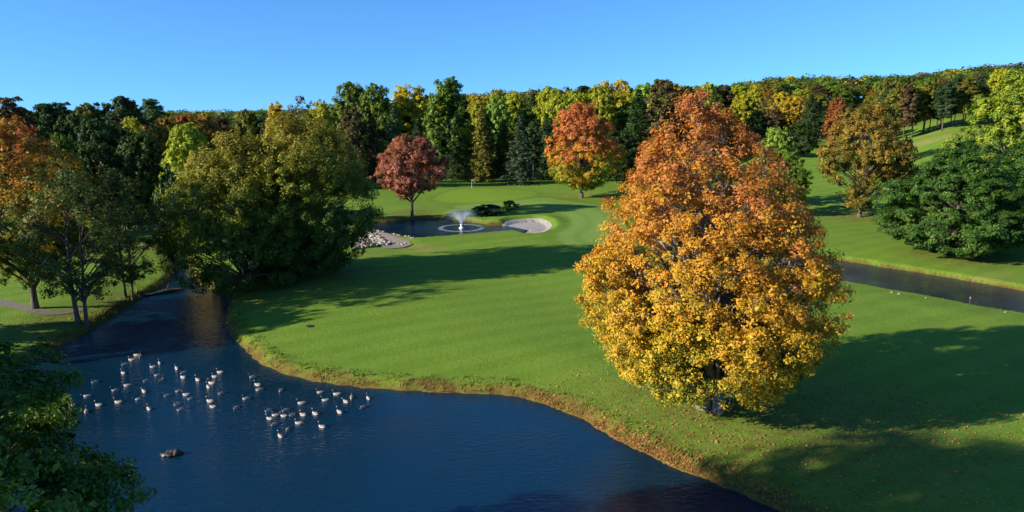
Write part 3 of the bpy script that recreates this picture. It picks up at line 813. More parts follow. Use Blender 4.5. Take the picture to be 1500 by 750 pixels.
cdark = dict(oak=['dk', 'dk', 'gr'], tall=['dk', 'gr'], spruce=['dk', 'pi', 'pi', 'ol', 'pb'], pine=['pi', 'dk', 'pb'], bare=['gy'])
chill = dict(oak=['gr', 'yg', 'go', 'ye', 'ol', 'gr', 'ru', 'gr', 'ol', 'dk'], tall=['gr', 'yg', 'ol', 'go', 'dk'], spruce=['dk', 'pi'], pine=['pi', 'ol', 'dk', 'pb'], bare=['gy', 'br'])
row('front row of the woodland', 620, 1010, 31, 208, lambda p: 178, 42, ['spruce', 'spruce', 'pine', 'oak'], cdark, 14)
row('second row of the woodland', 480, 1010, 37, 226, lambda p: max(sky_top(p) + 22, 144) + 8 * math.sin(p * .05), 52, ['oak', 'oak', 'tall'], cm, 7)
row('third row of the woodland', 470, 1060, 34, 250, lambda p: sky_top(p) + 12, 50, ['oak', 'oak', 'tall', 'spruce'], cm, 6)
row('fourth row of the woodland', 640, 1080, 30, 285, lambda p: sky_top(p) + 6, 42, ['oak', 'oak', 'tall', 'pine'], cm, 4)
row('left woodland', -50, 480, 40, 215, lambda p: 166, 46, ['oak', 'pine', 'oak', 'tall'], chill, 6)
row('left woodland edge', -60, 60, 38, 132, lambda p: 190, 60, ['oak', 'pine'], cdark, 10)
row('near slope of the hill', 1050, 1300, 30, 262, lambda p: 160, 36, ['oak', 'oak', 'tall', 'spruce', 'pine', 'bare'], chill, 9)
row('middle slope of the hill', 1040, 1330, 27, 300, lambda p: 141, 32, ['oak', 'oak', 'spruce', 'pine'], chill, 8)
row('upper slope of the hill', 1030, 1340, 25, 350, lambda p: sky_top(p) + 8, 28, ['oak', 'tall', 'pine', 'oak'], chill, 4)
row('pine stand on the right', 1316, 1450, 15, 226, lambda p: sky_top(p) + 10, 30, ['pine'], dict(pine=['ol', 'pb', 'ol', 'pi']), 6)
row('second line of the pine stand', 1310, 1480, 16, 240, lambda p: sky_top(p) + 5, 30, ['pine'], dict(pine=['ol', 'pb', 'gr', 'pi']), 5)
row('right edge woodland', 1440, 1620, 26, 236, lambda p: sky_top(p) + 6, 40, ['pine', 'oak', 'pine'], dict(pine=['ol', 'pb', 'pi'], oak=['ol', 'yg']), 8)
row('back of the right woodland', 1300, 1620, 24, 275, lambda p: sky_top(p) + 2, 32, ['pine', 'oak'], dict(pine=['ol', 'pb', 'pi'], oak=['ol', 'gr']), 6)
# labels: look, row, order between two landmarks
ORD = ['first', 'second', 'third', 'fourth', 'fifth', 'sixth', 'seventh', 'eighth', 'ninth', 'tenth']
def landmark(p):
    best = None
    for lx, nm in LMK:
        if lx <= p: best = (lx, nm)
    return best
cnt = {}
for rec in sorted(SP_, key=lambda r: r[1]):
    rowname, p, Y, top, w_, k_, c_ = rec
    lm = landmark(p)
    key = (rowname, k_, c_, lm[1] if lm else 'edge')
    cnt.setdefault(key, []).append(rec)
for key, recs in cnt.items():
    rowname, k_, c_, lm = key
    for i, rec in enumerate(recs):
        where = 'right of ' + lm if lm != 'edge' else 'at the left picture edge'
        o_ = (ORD[i] + ' ') if len(recs) > 1 else ''
        lab = '%s%s %s, %s, %s' % (o_, CN[c_], KN[k_], rowname, where)
        for a_, b_ in ((' just', ''), (' at the left picture edge', ' at left edge'), (' of the woodland', ''), (' of the hill', ''), (', ' + rowname.split(' of the')[0], ' in ' + rowname.split(' of the')[0]), (' on the right', ''), (' by the right fairway', ''), ('the ', ''), (' crowned tree', ' tree')):
            if len(lab.split()) > 16: lab = lab.replace(a_, b_)
        wood(k_, rec[1], rec[2], rec[3], rec[4], C[c_], lab, group='trees of the ' + ('hill' if 'hill' in rowname else 'woodland'))

# --- far wood on the hills, one mass
def far_wood():
    rg = np.random.default_rng(9)
    pal = np.array([C[k] for k in ('gr', 'dk', 'pi', 'yg', 'ol', 'gr', 'gr', 'ol', 'pb', 'dk')])
    V = []; K = []
    n = 0
    for Y0, Y1, dd, hh in ((300, 380, 7.5, 15), (380, 520, 9.5, 15), (520, 760, 13, 16), (760, 1000, 20, 17)):
        y = Y0
        while y < Y1:
            xlim = y * .86 + 40
            x = -xlim
            while x < xlim:
                X = x + rg.normal() * dd * .25; Y = y + rg.normal() * dd * .25
                x += dd
                if Y < 345 and X < 60 and X > -40: pass
                px = 750 + X / Y * 1000
                if Y < 365 and 1040 < px < 1340: continue
                g = hz(X, Y)
                H = hh * rg.uniform(.65, 1.25); Rr = dd * rg.uniform(.50, .85)
                # keep the skyline of the photograph
                zmax = CZ + (-SP + (375 - sky_top(px) + rg.uniform(-1, 11)) / 1000 * CP) * (Y / CP)
                H = min(H, zmax - g)
                if H < 5: continue
                con = rg.random() < .10
                m = int(300 if Y < 520 else 170)
                d = rnd_unit(rg, m); d[:, 2] = np.abs(d[:, 2]) * 1.0 - .25
                lump = 1 + .18 * np.sin(d[:, 0] * 5 + rg.uniform(0, 6)) * np.sin(d[:, 1] * 5 + rg.uniform(0, 6)) + .12 * np.sin(d[:, 2] * 9 + rg.uniform(0, 6))
                rad = Rr * lump * (rg.random(m) ** .25)
                if con:
                    H *= .93
                    u = rg.random(m) ** 1.3
                    a = rg.uniform(0, 6.28, m); rr = Rr * .75 * (1 - u) + .2
                    P = np.column_stack([np.cos(a) * rr, np.sin(a) * rr, H * (.15 + .85 * u)])
                    nn = np.column_stack([np.cos(a), np.sin(a), np.full(m, .6)])
                else:
                    P = d * rad[:, None]; P[:, 2] = H * .55 + P[:, 2] / Rr * H * .46
                    nn = d + [0, 0, .35]
                P += (X, Y, g); P[:, 2] = np.minimum(P[:, 2], g + H)
                V.append(leaves(P, nn + rg.normal(size=(m, 3)) * .35, .0019 * Y + .45, rg, .75, .25))
                c = pal[rg.integers(len(pal))] if not con else np.array(C['pi'])
                k = np.exp(rg.normal(size=m) * .15 + rg.normal() * .15)
                K.append(np.repeat(.98 * c[None, :] * k[:, None], 4, 0))
            y += dd * .9
    V = np.concatenate(V); K = np.concatenate(K)
    me = np_mesh('far_woodland', V, np.arange(len(V)).reshape(-1, 4), [LEAF], cols=K)
    o = mobj('far_woodland', me)
    tag(o, 'autumn woodland covering the far hills to the skyline', 'woodland', kind='stuff')
    print('far wood faces', len(V) // 4)
far_wood()

# --- trees beside and behind the viewer whose shade falls into the view
hi_ = tree_meshes('high', 171, 31, 10.3, WIDE, crown0=.70, n_bough=80, bough_r=.22, n_cl=9, n_leaf=30, cl_r=.09, leaf=.5, trunk_r=.5)
for X, Y, k, lab in [(-44, 7.5, 1.1, 'very tall high crowned tree outside the view on the near left bank')]:
    put_tree('broadleaf_tree', hi_, (X, Y, hz(X, Y)), lab, rz=X, sc=(k, k, k), col=C['gr'])
for i, (X, Y, H, Rr, lab) in enumerate([
    (-60, 56, 16, 6.5, 'green tree outside the view left of the orange topped maple')]):
    ms, PH, PR = PROTO['oak%d' % (i % 3)]
    put_tree('broadleaf_tree', ms, (X, Y, hz(X, Y)), lab, rz=i * 1.3, sc=(Rr / PR, Rr / PR, H / PH), col=C['gr'])

# ------------------------------------------------------------------ rocks, leaves, bank growth (stuff)
def ico(sub):
    bm = bmesh.new(); bmesh.ops.create_icosphere(bm, subdivisions=sub, radius=1)
    bm.verts.ensure_lookup_table()
    v = np.array([q.co[:] for q in bm.verts]); f = np.array([[q.index for q in p.verts] for p in bm.faces]); bm.free()
    return v, f
ICO1 = ico(1); ICO2 = ico(2)
def rock_shape(rg, base, sc):
    v = base[0].copy()
    for _ in range(7):
        d = rnd_unit(rg, 1)[0]; k = rg.uniform(.45, .9)
        e = v @ d; v -= np.outer(np.maximum(e - k, 0), d)
    v *= (1 + .08 * np.sin(v[:, [1, 2, 0]].sum(1) * 6 + rg.uniform(0, 6)))[:, None]
    return v * sc

def many_rocks(name, pts, smin, smax, mat, seed, label, cat):
    rg = np.random.default_rng(seed); V = []; F = []; n = 0
    for (x, y, z) in pts:
        s = rg.uniform(smin, smax)
        v = rock_shape(rg, ICO1, s * np.array([rg.uniform(.8, 1.3), rg.uniform(.8, 1.3), rg.uniform(.6, .9)]))
        a = rg.uniform(0, 6.28); ca, sa = math.cos(a), math.sin(a)
        v = v @ np.array([[ca, sa, 0], [-sa, ca, 0], [0, 0, 1]])
        V.append(v + (x, y, z + s * .25)); F.append(ICO1[1] + n); n += len(v)
    o = mobj(name, np_mesh(name, np.concatenate(V), np.concatenate(F), [mat]))
    return tag(o, label, cat, kind='stuff')
RR = np.random.default_rng(3)
RIP = [at(*p, 1.0) for p in [(484, 345), (505, 341), (530, 341), (545, 347), (562, 357), (574, 361), (545, 364), (520, 367), (503, 360), (492, 353)]]
P = np.array(RIP); pts = []
while len(pts) < 900:
    a = RR.uniform(P.min(0), P.max(0))
    if sdist(RIP, np.array([a[0]]), np.array([a[1]]))[0] < 0: pts.append((a[0], a[1], hz(a[0], a[1]) + RR.uniform(-.05, .25)))
many_rocks('riprap', pts, .16, .46, ROCKM, 4, 'bank of heaped pale boulders below the gravel causeway', 'stones')
pts = []
for p0, p1, n in [((548, 341), (606, 353), 45), ((560, 359), (600, 356), 12)]:
    for k in range(n):
        t = RR.random(); a = at(p0[0] * (1 - t) + p1[0] * t, p0[1] * (1 - t) + p1[1] * t + RR.uniform(-.7, .7), 1.4)
        pts.append((a[0], a[1], hz(*a)))
many_rocks('edge_stones', pts, .12, .3, ROCKM, 5, 'row of small pale stones along the waterline of the gravel causeway', 'stones')

# dark stones in the pond, each one a thing
bx, by = at(250, 666)
for i, (dx, dy, s, lab) in enumerate([
    (-.62, -.05, .30, 'leftmost dark stone of the small heap in the pond'),
    (-.30, .28, .32, 'dark stone at the back left of the heap in the pond'),
    (-.05, -.30, .42, 'largest dark stone at the front of the heap in the pond'),
    (.12, .30, .36, 'dark stone at the back of the heap in the pond, between its neighbours'),
    (.42, .05, .44, 'tall dark stone with a pale tip in the pond heap'),
    (.80, .12, .30, 'rightmost low dark stone of the heap in the pond'),
    (-.42, -.28, .22, 'small yellowish stone at the front left of the pond heap')]):
    rg = np.random.default_rng(60 + i)
    v = rock_shape(rg, ICO2, s * np.array([1.15, 1.0, 1.0 if i == 4 else .75]))
    o = mobj('rock', np_mesh('rock', v, ICO2[1], [ROCKM if i == 6 else DROCK], smooth=False))
    o.location = (bx + dx * .7, by + dy * .7, s * .2); o.scale = (.72, .72, .72)
    tag(o, lab, 'rock', 'stones heaped in the pond')

def leaf_litter():
    rg = np.random.default_rng(8)
    P = []
    cx, cy = at(1070, 600, 1)
    r = 3 + 12 * rg.random(5200) ** .8; a = rg.uniform(0, 6.28, 5200)
    P.append(np.column_stack([cx + 3 + r * np.cos(a) * 1.2, cy - 2 + r * np.sin(a)]))
    q = np.array([hit(*p)[:2] for p in [(760, 588), (850, 620), (890, 645), (940, 668), (985, 692), (1040, 714), (1100, 738), (1150, 758)]])
    t = rg.uniform(0, len(q) - 1.001, 11000); i = t.astype(int); f = (t - i)[:, None]
    c = q[i] * (1 - f) + q[i + 1] * f
    P.append(c + np.abs(rg.normal(size=(len(c), 1))) * .75 * np.array([[.55, .8]]) - .25 + rg.normal(size=c.shape) * .1)
    k = 3000
    P.append(np.column_stack([rg.uniform(8, 46, k), rg.uniform(32, 50, k)]))
    for px, py, rr, m in [(1258, 318, 8, 500), (604, 320, 7, 500), (852, 292, 7, 500), (120, 470, 8, 500)]:
        x0, y0 = at(px, py, 1.1); r = rr * rg.random(m) ** .6; a = rg.uniform(0, 6.28, m)
        P.append(np.column_stack([x0 + r * np.cos(a), y0 + r * np.sin(a)]))
    P = np.concatenate(P)
    d = sdist(POND, P[:, 0], P[:, 1]); P = P[d > -.15]
    z = height(P[:, 0], P[:, 1])
    keep = (z > .02); P = P[keep]; z = z[keep]
    c = np.column_stack([P, z + .05])
    V = leaves(c, np.array([0, 0, 1.]) + rg.normal(size=(len(c), 3)) * .35, .125, rg, .8, .3)
    cols = palette([(.24, .12, .04), (.42, .20, .06), (.50, .28, .08), (.34, .12, .04)], [0, .4, .8, 1], rg.random(len(c)))
    o = mobj('fallen_leaves', np_mesh('fallen_leaves', V, np.arange(len(V)).reshape(-1, 4), [LEAF], cols=np.repeat(cols, 4, 0)))
    tag(o, 'fallen orange leaves scattered on the grass and along the pond bank', 'leaves', kind='stuff')
leaf_litter()

def bank_grass():
    rg = np.random.default_rng(18)
    C_ = []; S = []; K = []
    for poly, lv, dens, a0, a1 in [(POND, 0, 70, .1, 2.2), (POOL, L2, 16, .1, 1.6), (STREAM, 0, 26, .0, 1.0)]:
        n = len(poly)
        for i in range(n):
            a = np.array(poly[i]); b = np.array(poly[(i + 1) % n])
            mid = (a + b) / 2
            if mid[1] < 24: continue
            L = np.linalg.norm(b - a); m = int(L * dens * (1.0 if mid[1] < 75 else .5))
            if m < 1: continue
            t = rg.random(m)[:, None]; p = a * (1 - t) + b * t
            tn = (b - a) / L; nr = np.array([tn[1], -tn[0]])
            if sdist(poly, np.array([mid[0] + nr[0] * .3]), np.array([mid[1] + nr[1] * .3]))[0] < 0: nr = -nr
            off = a0 + (a1 - a0) * rg.random(m) ** 1.2
            p = p + nr * off[:, None]
            # clumps
            cl = np.sin(p[:, 0] * 2.1 + 3 * np.sin(p[:, 1] * .9)) * np.sin(p[:, 1] * 2.7 + 1)
            k = cl + rg.normal(size=m) * .3 > -.05
            C_.append(p[k]); S.append(off[k] / a1)
    P = np.concatenate(C_); off = np.concatenate(S)
    z = height(P[:, 0], P[:, 1]); ok = z > .05
    P = P[ok]; off = off[ok]; z = z[ok]; M = len(P)
    h = rg.uniform(.14, .46, M) * (1.1 - .5 * off)
    a = rg.uniform(0, 6.28, M); w = .045
    lean = rg.normal(size=(M, 2)) * .12
    v = np.empty((M, 3, 3))
    v[:, 0] = np.column_stack([P[:, 0] - np.cos(a) * w, P[:, 1] - np.sin(a) * w, z - .03])
    v[:, 1] = np.column_stack([P[:, 0] + np.cos(a) * w, P[:, 1] + np.sin(a) * w, z - .03])
    v[:, 2] = np.column_stack([P[:, 0] + lean[:, 0], P[:, 1] + lean[:, 1], z + h])
    k = np.clip(off * .9 + rg.normal(size=M) * .25, 0, 1)
    cols = palette([(.22, .12, .035), (.22, .19, .03), (.13, .20, .02), (.08, .17, .014)], [0, .2, .45, 1], k)
    o = mobj('bank_grass', np_mesh('bank_grass', v.reshape(-1, 3), np.arange(M * 3).reshape(-1, 3), [LEAF], cols=np.repeat(cols, 3, 0)))
    tag(o, 'tufts of green and straw coloured grass along the water edges', 'grass', kind='stuff')
bank_grass()

# ------------------------------------------------------------------ fountain
def flat_mat(name, col, rough=.6, alpha=1., spec=.4, metal=0.):
    m, nt, out = new_mat(name)
    b = N(nt, 'ShaderNodeBsdfPrincipled'); b.inputs['Base Color'].default_value = (*col, 1); b.inputs['Roughness'].default_value = rough
    b.inputs['Specular IOR Level'].default_value = spec; b.inputs['Metallic'].default_value = metal; b.inputs['Alpha'].default_value = alpha
    nt.links.new(b.outputs[0], out.inputs['Surface'])
    return m
def attr_mat(name, rough=.6):
    m, nt, out = new_mat(name)
    a = N(nt, 'ShaderNodeAttribute', attribute_name='tint')
    b = N(nt, 'ShaderNodeBsdfPrincipled'); b.inputs['Roughness'].default_value = rough; b.inputs['Specular IOR Level'].default_value = .3
    nt.links.new(a.outputs['Color'], b.inputs['Base Color']); nt.links.new(b.outputs[0], out.inputs['Surface'])
    return m
DROP = flat_mat('water_drops', (.62, .74, .88), .3, alpha=.14)
FOAM = flat_mat('foam', (.6, .68, .72), .5, alpha=.06)
WHITE = flat_mat('white_plastic', (.75, .76, .76), .4)
BLACKP = flat_mat('black_metal', (.03, .03, .03), .5)
def lathe(prof, sides=20):
    r = np.array([p[0] for p in prof]); z = np.array([p[1] for p in prof]); th = np.arange(sides) * 6.28318 / sides
    v = np.stack([r[:, None] * np.cos(th), r[:, None] * np.sin(th), np.repeat(z[:, None], sides, 1)], -1).reshape(-1, 3)
    i = np.arange(len(prof) - 1)[:, None] * sides; j = np.arange(sides)[None, :]; j2 = (j + 1) % sides
    return v, np.stack([i + j, i + j2, i + sides + j2, i + sides + j], -1).reshape(-1, 4)
fx, fy = at(676, 334, L2)
fo = empty('fountain', (fx, fy, L2)); tag(fo, 'floating fountain throwing a pale blue spray over the upper pool', 'fountain')
v, f = lathe([(.01, -.2), (.45, -.2), (.5, -.02), (.4, .12), (.2, .2), (.16, .45), (.26, .5), (.26, .62), (.01, .66)])
mobj('nozzle_float', np_mesh('nozzle_float', v, f, [WHITE], smooth=True), fo)
rg = np.random.default_rng(70)
M = 9000
# jets thrown up in a wide cone, drifting to the right with the breeze
th = rg.uniform(0, 6.28, M); v0 = rg.normal(6.9, .5, M); el = R(68) + rg.normal(size=M) * .09
vx = v0 * np.cos(el); vz = v0 * np.sin(el); T = 2 * vz / 9.81
tt = T * rg.beta(1.1, 1.9, M)
rr = vx * tt
P = np.column_stack([np.cos(th) * rr, np.sin(th) * rr, .6 + vz * tt - 4.905 * tt * tt]) + rg.normal(size=(M, 3)) * .06 * (1 + tt)[:, None]
P = P[(P[:, 2] > .05) & (np.hypot(P[:, 0], P[:, 1]) < 4.2)]
tet = np.array([(1, 1, 1), (1, -1, -1), (-1, 1, -1), (-1, -1, 1)]) * .58; tf = np.array([(0, 1, 2), (0, 3, 1), (0, 2, 3), (1, 3, 2)])
def specks(name, P, s0, s1, mat):
    s = rg.uniform(s0, s1, len(P))
    V = (P[:, None, :] + tet[None] * s[:, None, None]).reshape(-1, 3)
    F = (tf[None] + (np.arange(len(P)) * 4)[:, None, None]).reshape(-1, 3)
    return np_mesh(name, V, F, [mat])
sp = mobj('spray', specks('spray', P, .02, .05, DROP), fo)
# foam ring where the spray lands
m = 3000
th = rg.uniform(0, 6.28, m); r_ = rg.normal(3.7, .22, m)
P = np.column_stack([np.cos(th) * r_ * 1.0, np.sin(th) * r_, .012 + 0 * th])
V = leaves(P, np.array([0, 0, 1.]) + rg.normal(size=(m, 3)) * .08, .24, rg, .8)
mobj('foam_ring', np_mesh('foam_ring', V, np.arange(len(V)).reshape(-1, 4), [FOAM]), fo)

# ------------------------------------------------------------------ flagstick, stake, log, drain, shore stones
x, y, z = hit(691, 275.5)
fl = empty('flagstick', (x, y, z)); tag(fl, 'thin white golf flagstick at the back of the putting green', 'flagstick')
tb = Tubes(); tb.add([(0, 0, -.1), (0, 0, 1.2), (0, 0, 2.25)], [.035, .03, .025], 8); mobj('pole', tb.mesh('flag_pole', WHITE), fl)
g = np.array([(0, 0, 2.2), (.22, .04, 2.18), (.45, -.02, 2.15), (0, 0, 1.82), (.22, .05, 1.84), (.42, -.01, 1.87)])
g2 = g + (0, .012, 0)
mobj('flag', np_mesh('flag', np.concatenate([g, g2]), [(0, 3, 4, 1), (1, 4, 5, 2), (6, 7, 10, 9), (7, 8, 11, 10), (0, 1, 7, 6), (1, 2, 8, 7), (3, 9, 10, 4), (4, 10, 11, 5), (2, 5, 11, 8)], [WHITE]), fl)
v, f = lathe([(.06, 0.01), (.075, .01), (.075, .03), (.06, .03)]); mobj('cup_rim', np_mesh('cup_rim', v, f, [WHITE]), fl)

x, y, z = hit(1420, 447)
st = empty('marker_stake', (x, y, z)); tag(st, 'short marker stake with a pale tip on the near bank of the right stream', 'stake')
tb = Tubes(); tb.add([(0, 0, -.1), (0, 0, .3), (0, 0, .72)], [.05, .05, .045], 8); mobj('post', tb.mesh('post', WOODM), st)
v, f = lathe([(.0, .98), (.07, .95), (.08, .72), (.0, .71)], 10); mobj('cap', np_mesh('cap', v, f, [TROCK]), st)

for i, (px, py, lab) in enumerate([(1307, 429, 'pale stone on the stream edge, first right of the great maple'), (1317, 431, 'pinkish stone on the stream edge beside a pale one'),
                                   (1356, 437, 'small ochre stone on the near stream edge right of the bright reflection'), (1243, 418, 'small pale stone on the stream edge next to the great maple'),
                                   (1473, 458, 'yellowish stone on the near stream edge close to the right picture edge')]):
    rg_ = np.random.default_rng(90 + i); s = .2 if i < 2 else .13
    x, y, z = hit(px, py)
    o = mobj('rock', np_mesh('rock', rock_shape(rg_, ICO2, s * np.array([1.2, 1, .8])), ICO2[1], [TROCK])); o.location = (x, y, z + .04)
    tag(o, lab, 'rock', 'stones on the stream edge')
x, y = at(234, 431)
tb = Tubes(); q = np.linspace(-2.6, 2.4, 9)
tb.add(np.column_stack([q, .25 * np.sin(q), .16 + .06 * q]), .24 + .05 * np.sin(q * 2), 9); tb.add([(.6, 0, .25), (1.0, .5, .7), (1.1, .8, 1.1)], [.1, .07, .03], 5)
o = mobj('fallen_log', tb.mesh('fallen_log', WOODM)); o.location = (x, y, 0); o.rotation_euler = (0, 0, .5); tag(o, 'dark wet log lying across the left edge of the creek mouth', 'log')
x, y, z = hit(454, 478)
v, f = lathe([(.01, .05), (.36, .05), (.42, .03), (.45, -.03)], 18); o = mobj('drain_cover', np_mesh('drain_cover', v, f, [BLACKP])); o.location = (x, y, z + .01)
tag(o, 'small dark round drain cover in the grass at the shadow edge', 'drain cover')

# ------------------------------------------------------------------ geese
GM = attr_mat('goose_feathers', .7)
def loft(path, rad, sides, colf):
    path = np.array(path, float); tan = np.gradient(path, axis=0); tan /= np.linalg.norm(tan, axis=1)[:, None]
    yv = np.array([0, 1., 0]); up = np.cross(tan, yv)
    th = np.arange(sides) * 6.28318 / sides
    V = []
    for p, u_, (ry, rz_) in zip(path, up, rad):
        V.append(p + np.cos(th)[:, None] * ry * yv + np.sin(th)[:, None] * rz_ * u_)
    V = np.concatenate(V); n = len(path)
    i = np.arange(n - 1)[:, None] * sides; j = np.arange(sides)[None, :]; j2 = (j + 1) % sides
    F = np.stack([i + j, i + j2, i + sides + j2, i + sides + j], -1).reshape(-1, 4)
    return V, F
def goose_meshes(pose):
    bp = [(-.40, 0, .13), (-.34, 0, .12), (-.22, 0, .10), (-.05, 0, .09), (.12, 0, .09), (.24, 0, .11), (.31, 0, .16)]
    br = [(.02, .015), (.07, .05), (.13, .11), (.165, .15), (.155, .15), (.12, .125), (.085, .085)]
    if pose == 'up':
        bp += [(.345, 0, .24), (.355, 0, .33), (.355, 0, .42), (.37, 0, .485), (.41, 0, .52), (.455, 0, .515), (.49, 0, .505), (.54, 0, .495)]
    elif pose == 'low':
        bp += [(.39, 0, .19), (.46, 0, .22), (.52, 0, .26), (.56, 0, .29), (.60, 0, .31), (.64, 0, .305), (.67, 0, .295), (.72, 0, .28)]
    else:   # head turned back in an s
        bp += [(.33, 0, .24), (.29, 0, .31), (.27, 0, .38), (.285, 0, .43), (.32, 0, .46), (.365, 0, .455), (.40, 0, .445), (.45, 0, .43)]
    br += [(.05, .05), (.037, .037), (.035, .035), (.038, .038), (.05, .048), (.045, .042), (.026, .022), (.014, .007)]
    V, F = loft(bp, br, 10, None)
    n = len(bp); seg = np.repeat(np.arange(n), 10)
    cols = np.tile(np.array([.70, .66, .58]), (len(V), 1))
    cols[(V[:, 2] > .17) & (seg < 6)] = (.20, .165, .13)
    cols[seg >= 7] = (.045, .035, .03)
    cols[seg == 6] = (.66, .62, .55)
    cols[(seg == 11) & (np.abs(V[:, 1]) > .02)] = (.75, .72, .66)
    cols[seg >= 13] = (.02, .018, .016)
    cols[seg <= 1] = (.55, .53, .50)
    body = np_mesh('goose_body', V, F, [GM], smooth=True, cols=cols)
    wings = []
    for s in (-1, 1):
        u = np.linspace(0, 1, 7); w_ = []
        for k, t in enumerate(u):
            x0 = .17 - .56 * t; hh = .115 * math.sin(math.pi * min(1, t * .85 + .13)) + .008
            for a in np.linspace(-1, 1, 5):
                w_.append((x0, s * (.135 + .045 * (1 - a * a) - .09 * t * t), .15 + .03 * t + a * hh * .75))
        w_ = np.array(w_); i = np.arange(6)[:, None] * 5 + np.arange(4)[None, :]
        f_ = np.stack([i, i + 1, i + 6, i + 5], -1).reshape(-1, 4)
        inner = w_ - (0, s * .03, 0); w2 = np.concatenate([w_, inner]); f2 = np.concatenate([f_, f_[:, ::-1] + 35])
        c = np.tile(np.array([.27, .22, .18]), (70, 1)); c[w2[:, 0] < -.28] = (.10, .08, .07); c[w2[:, 2] > .22] = (.42, .37, .31)
        wings.append(np_mesh('goose_wing', w2, f2, [GM], smooth=True, cols=c))
    tv, tf_ = loft([(-.34, 0, .15), (-.42, 0, .16), (-.50, 0, .165)], [(.06, .02), (.065, .014), (.05, .006)], 8, None)
    tail = np_mesh('goose_tail', tv, tf_, [GM], smooth=True, cols=np.tile(np.array([.03, .027, .025]), (len(tv), 1)))
    return body, wings, tail
GP = {p: goose_meshes(p) for p in ('up', 'low', 'back')}
G1_ = [(750, 57), (785, 68), (705, 100), (645, 140), (630, 222), (962, 130), (900, 165), (1120, 180), (1185, 215), (1178, 262), (945, 240), (977, 287), (843, 290), (1312, 285), (372, 302), (670, 335),
       (558, 378), (300, 432), (160, 515), (290, 575), (405, 515), (585, 490), (820, 390), (772, 460), (865, 550), (1035, 425), (1140, 385), (1205, 420), (1250, 455), (1130, 505), (1160, 555),
       (1465, 255), (1440, 315), (1410, 350), (1425, 480), (1450, 530)]
G2_ = [(15, 90), (318, 130), (360, 205), (378, 248), (30, 280), (258, 330), (165, 412), (573, 255), (932, 272), (980, 345), (1085, 290), (1220, 322), (1168, 360), (1373, 328), (1322, 410), (762, 372),
       (460, 440), (525, 482), (618, 437), (600, 490), (470, 515), (515, 565), (680, 480), (775, 480), (888, 470), (1110, 455), (736, 555), (950, 590), (635, 610), (568, 675)]
GS = [(80 + a / 6.25, 510 + b / 6.25) for a, b in G1_] + [(320 + a / 6.25, 530 + b / 6.25) for a, b in G2_]
GS.sort()
def zone(px, py):
    if px < 135: return 'the left fringe of the flock'
    if px < 225: return 'upper left of the flock' if py < 565 else 'lower left of the flock'
    if px < 300: return 'the upper blue reflection' if py < 575 else 'the lower blue reflection'
    if px < 375: return 'dark water left of the grass point'
    if px < 450: return 'tight cluster below the bank'
    return 'right end of the flock'
zc = {}
for g_ in GS: zc.setdefault(zone(*g_), []).append(g_)
lbl = {}
POSE = {}
for k_, lst in zc.items():
    lst.sort()
    nn_ = len(lst)
    for i, g_ in enumerate(lst):
        p = RS.choices(['up', 'back', 'low'], [.6, .25, .15])[0]
        POSE[g_] = p
        look = {'up': 'goose with upright neck', 'back': 'goose with tucked neck', 'low': 'goose with lowered neck'}[p]
        if i == 0: o_ = 'leftmost'
        elif i == nn_ - 1: o_ = 'rightmost'
        else: o_ = (ORD + ['eleventh', 'twelfth', 'thirteenth', 'fourteenth', 'fifteenth', 'sixteenth', 'seventeenth', 'eighteenth'])[i] + ' from left'
        lbl[g_] = '%s, %s in %s' % (look, o_, k_)
for g_ in GS:
    x, y = at(g_[0], g_[1] + 1.5)
    h = R(180) + RS.gauss(0, .75)
    b, w_, tl = GP[POSE[g_]]
    s = RS.uniform(.68, .82)
    o = empty('goose', (x, y, -.03), h, (s, s, s)); tag(o, lbl[g_], 'goose', 'geese swimming on the pond')
    mobj('body', b, o); mobj('wing', w_[0], o); mobj('wing', w_[1], o); mobj('tail', tl, o)

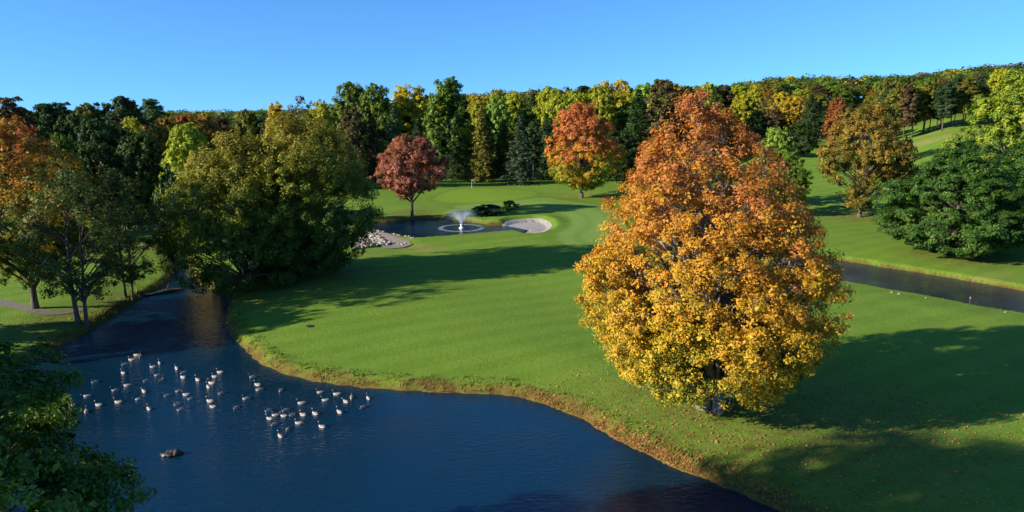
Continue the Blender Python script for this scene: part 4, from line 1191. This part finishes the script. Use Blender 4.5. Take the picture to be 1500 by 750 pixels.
# ------------------------------------------------------------------ camera, light, sky
cd = bpy.data.cameras.new('camera'); cam = bpy.data.objects.new('camera', cd); COL.objects.link(cam)
cd.sensor_width = 36; cd.lens = 24.0; cd.clip_start = .1; cd.clip_end = 6000
cam.location = (0, 0, CZ); cam.rotation_euler = (math.pi / 2 - PITCH, 0, 0)
SC.camera = cam
sd = bpy.data.lights.new('sun', 'SUN'); sun = bpy.data.objects.new('sun', sd); COL.objects.link(sun)
sd.energy = 5.0; sd.angle = R(.5); sd.color = (1, .91, .79)
v = Vector((SUN_DIR[0], SUN_DIR[1], 0)).normalized() * math.cos(R(SUN_EL)); v.z = -math.sin(R(SUN_EL))
sun.rotation_euler = v.to_track_quat('-Z', 'Y').to_euler()
w = bpy.data.worlds.new('World'); SC.world = w; w.use_nodes = True
nt = w.node_tree; nt.nodes.clear()
out = nt.nodes.new('ShaderNodeOutputWorld'); bg = nt.nodes.new('ShaderNodeBackground'); sky = nt.nodes.new('ShaderNodeTexSky')
sky.sky_type = 'NISHITA'; sky.sun_disc = False; sky.sun_elevation = R(SUN_EL)
sky.sun_rotation = math.atan2(-v.x, -v.y)
sky.air_density = 1.0; sky.dust_density = .0; sky.ozone_density = 4.0; sky.altitude = 200
bg.inputs['Strength'].default_value = .082
tcw = nt.nodes.new('ShaderNodeTexCoord'); mpw = nt.nodes.new('ShaderNodeVectorMath'); mpw.operation = 'ADD'; mpw.inputs[1].default_value = (0, 0, .10)
nrm = nt.nodes.new('ShaderNodeVectorMath'); nrm.operation = 'NORMALIZE'
nt.links.new(tcw.outputs['Generated'], mpw.inputs[0]); nt.links.new(mpw.outputs[0], nrm.inputs[0]); nt.links.new(nrm.outputs[0], sky.inputs['Vector'])
tw = nt.nodes.new('ShaderNodeMix'); tw.data_type = 'RGBA'; tw.blend_type = 'MULTIPLY'; tw.inputs[0].default_value = 1; tw.inputs[7].default_value = (.56, 1.0, 1.38, 1)
nt.links.new(sky.outputs[0], tw.inputs[6]); nt.links.new(tw.outputs[2], bg.inputs['Color']); nt.links.new(bg.outputs[0], out.inputs['Surface'])
SC.view_settings.view_transform = 'Standard'; SC.view_settings.look = 'None'; SC.view_settings.gamma = 1.0
SC.view_settings.exposure = 1.0; SC.view_settings.use_curve_mapping = False
cy = SC.cycles
cy.max_bounces = 6; cy.diffuse_bounces = 2; cy.glossy_bounces = 3; cy.transmission_bounces = 3; cy.transparent_max_bounces = 16
cy.use_denoising = True; cy.use_adaptive_sampling = True; cy.adaptive_threshold = .02
cy.caustics_reflective = False; cy.caustics_refractive = False
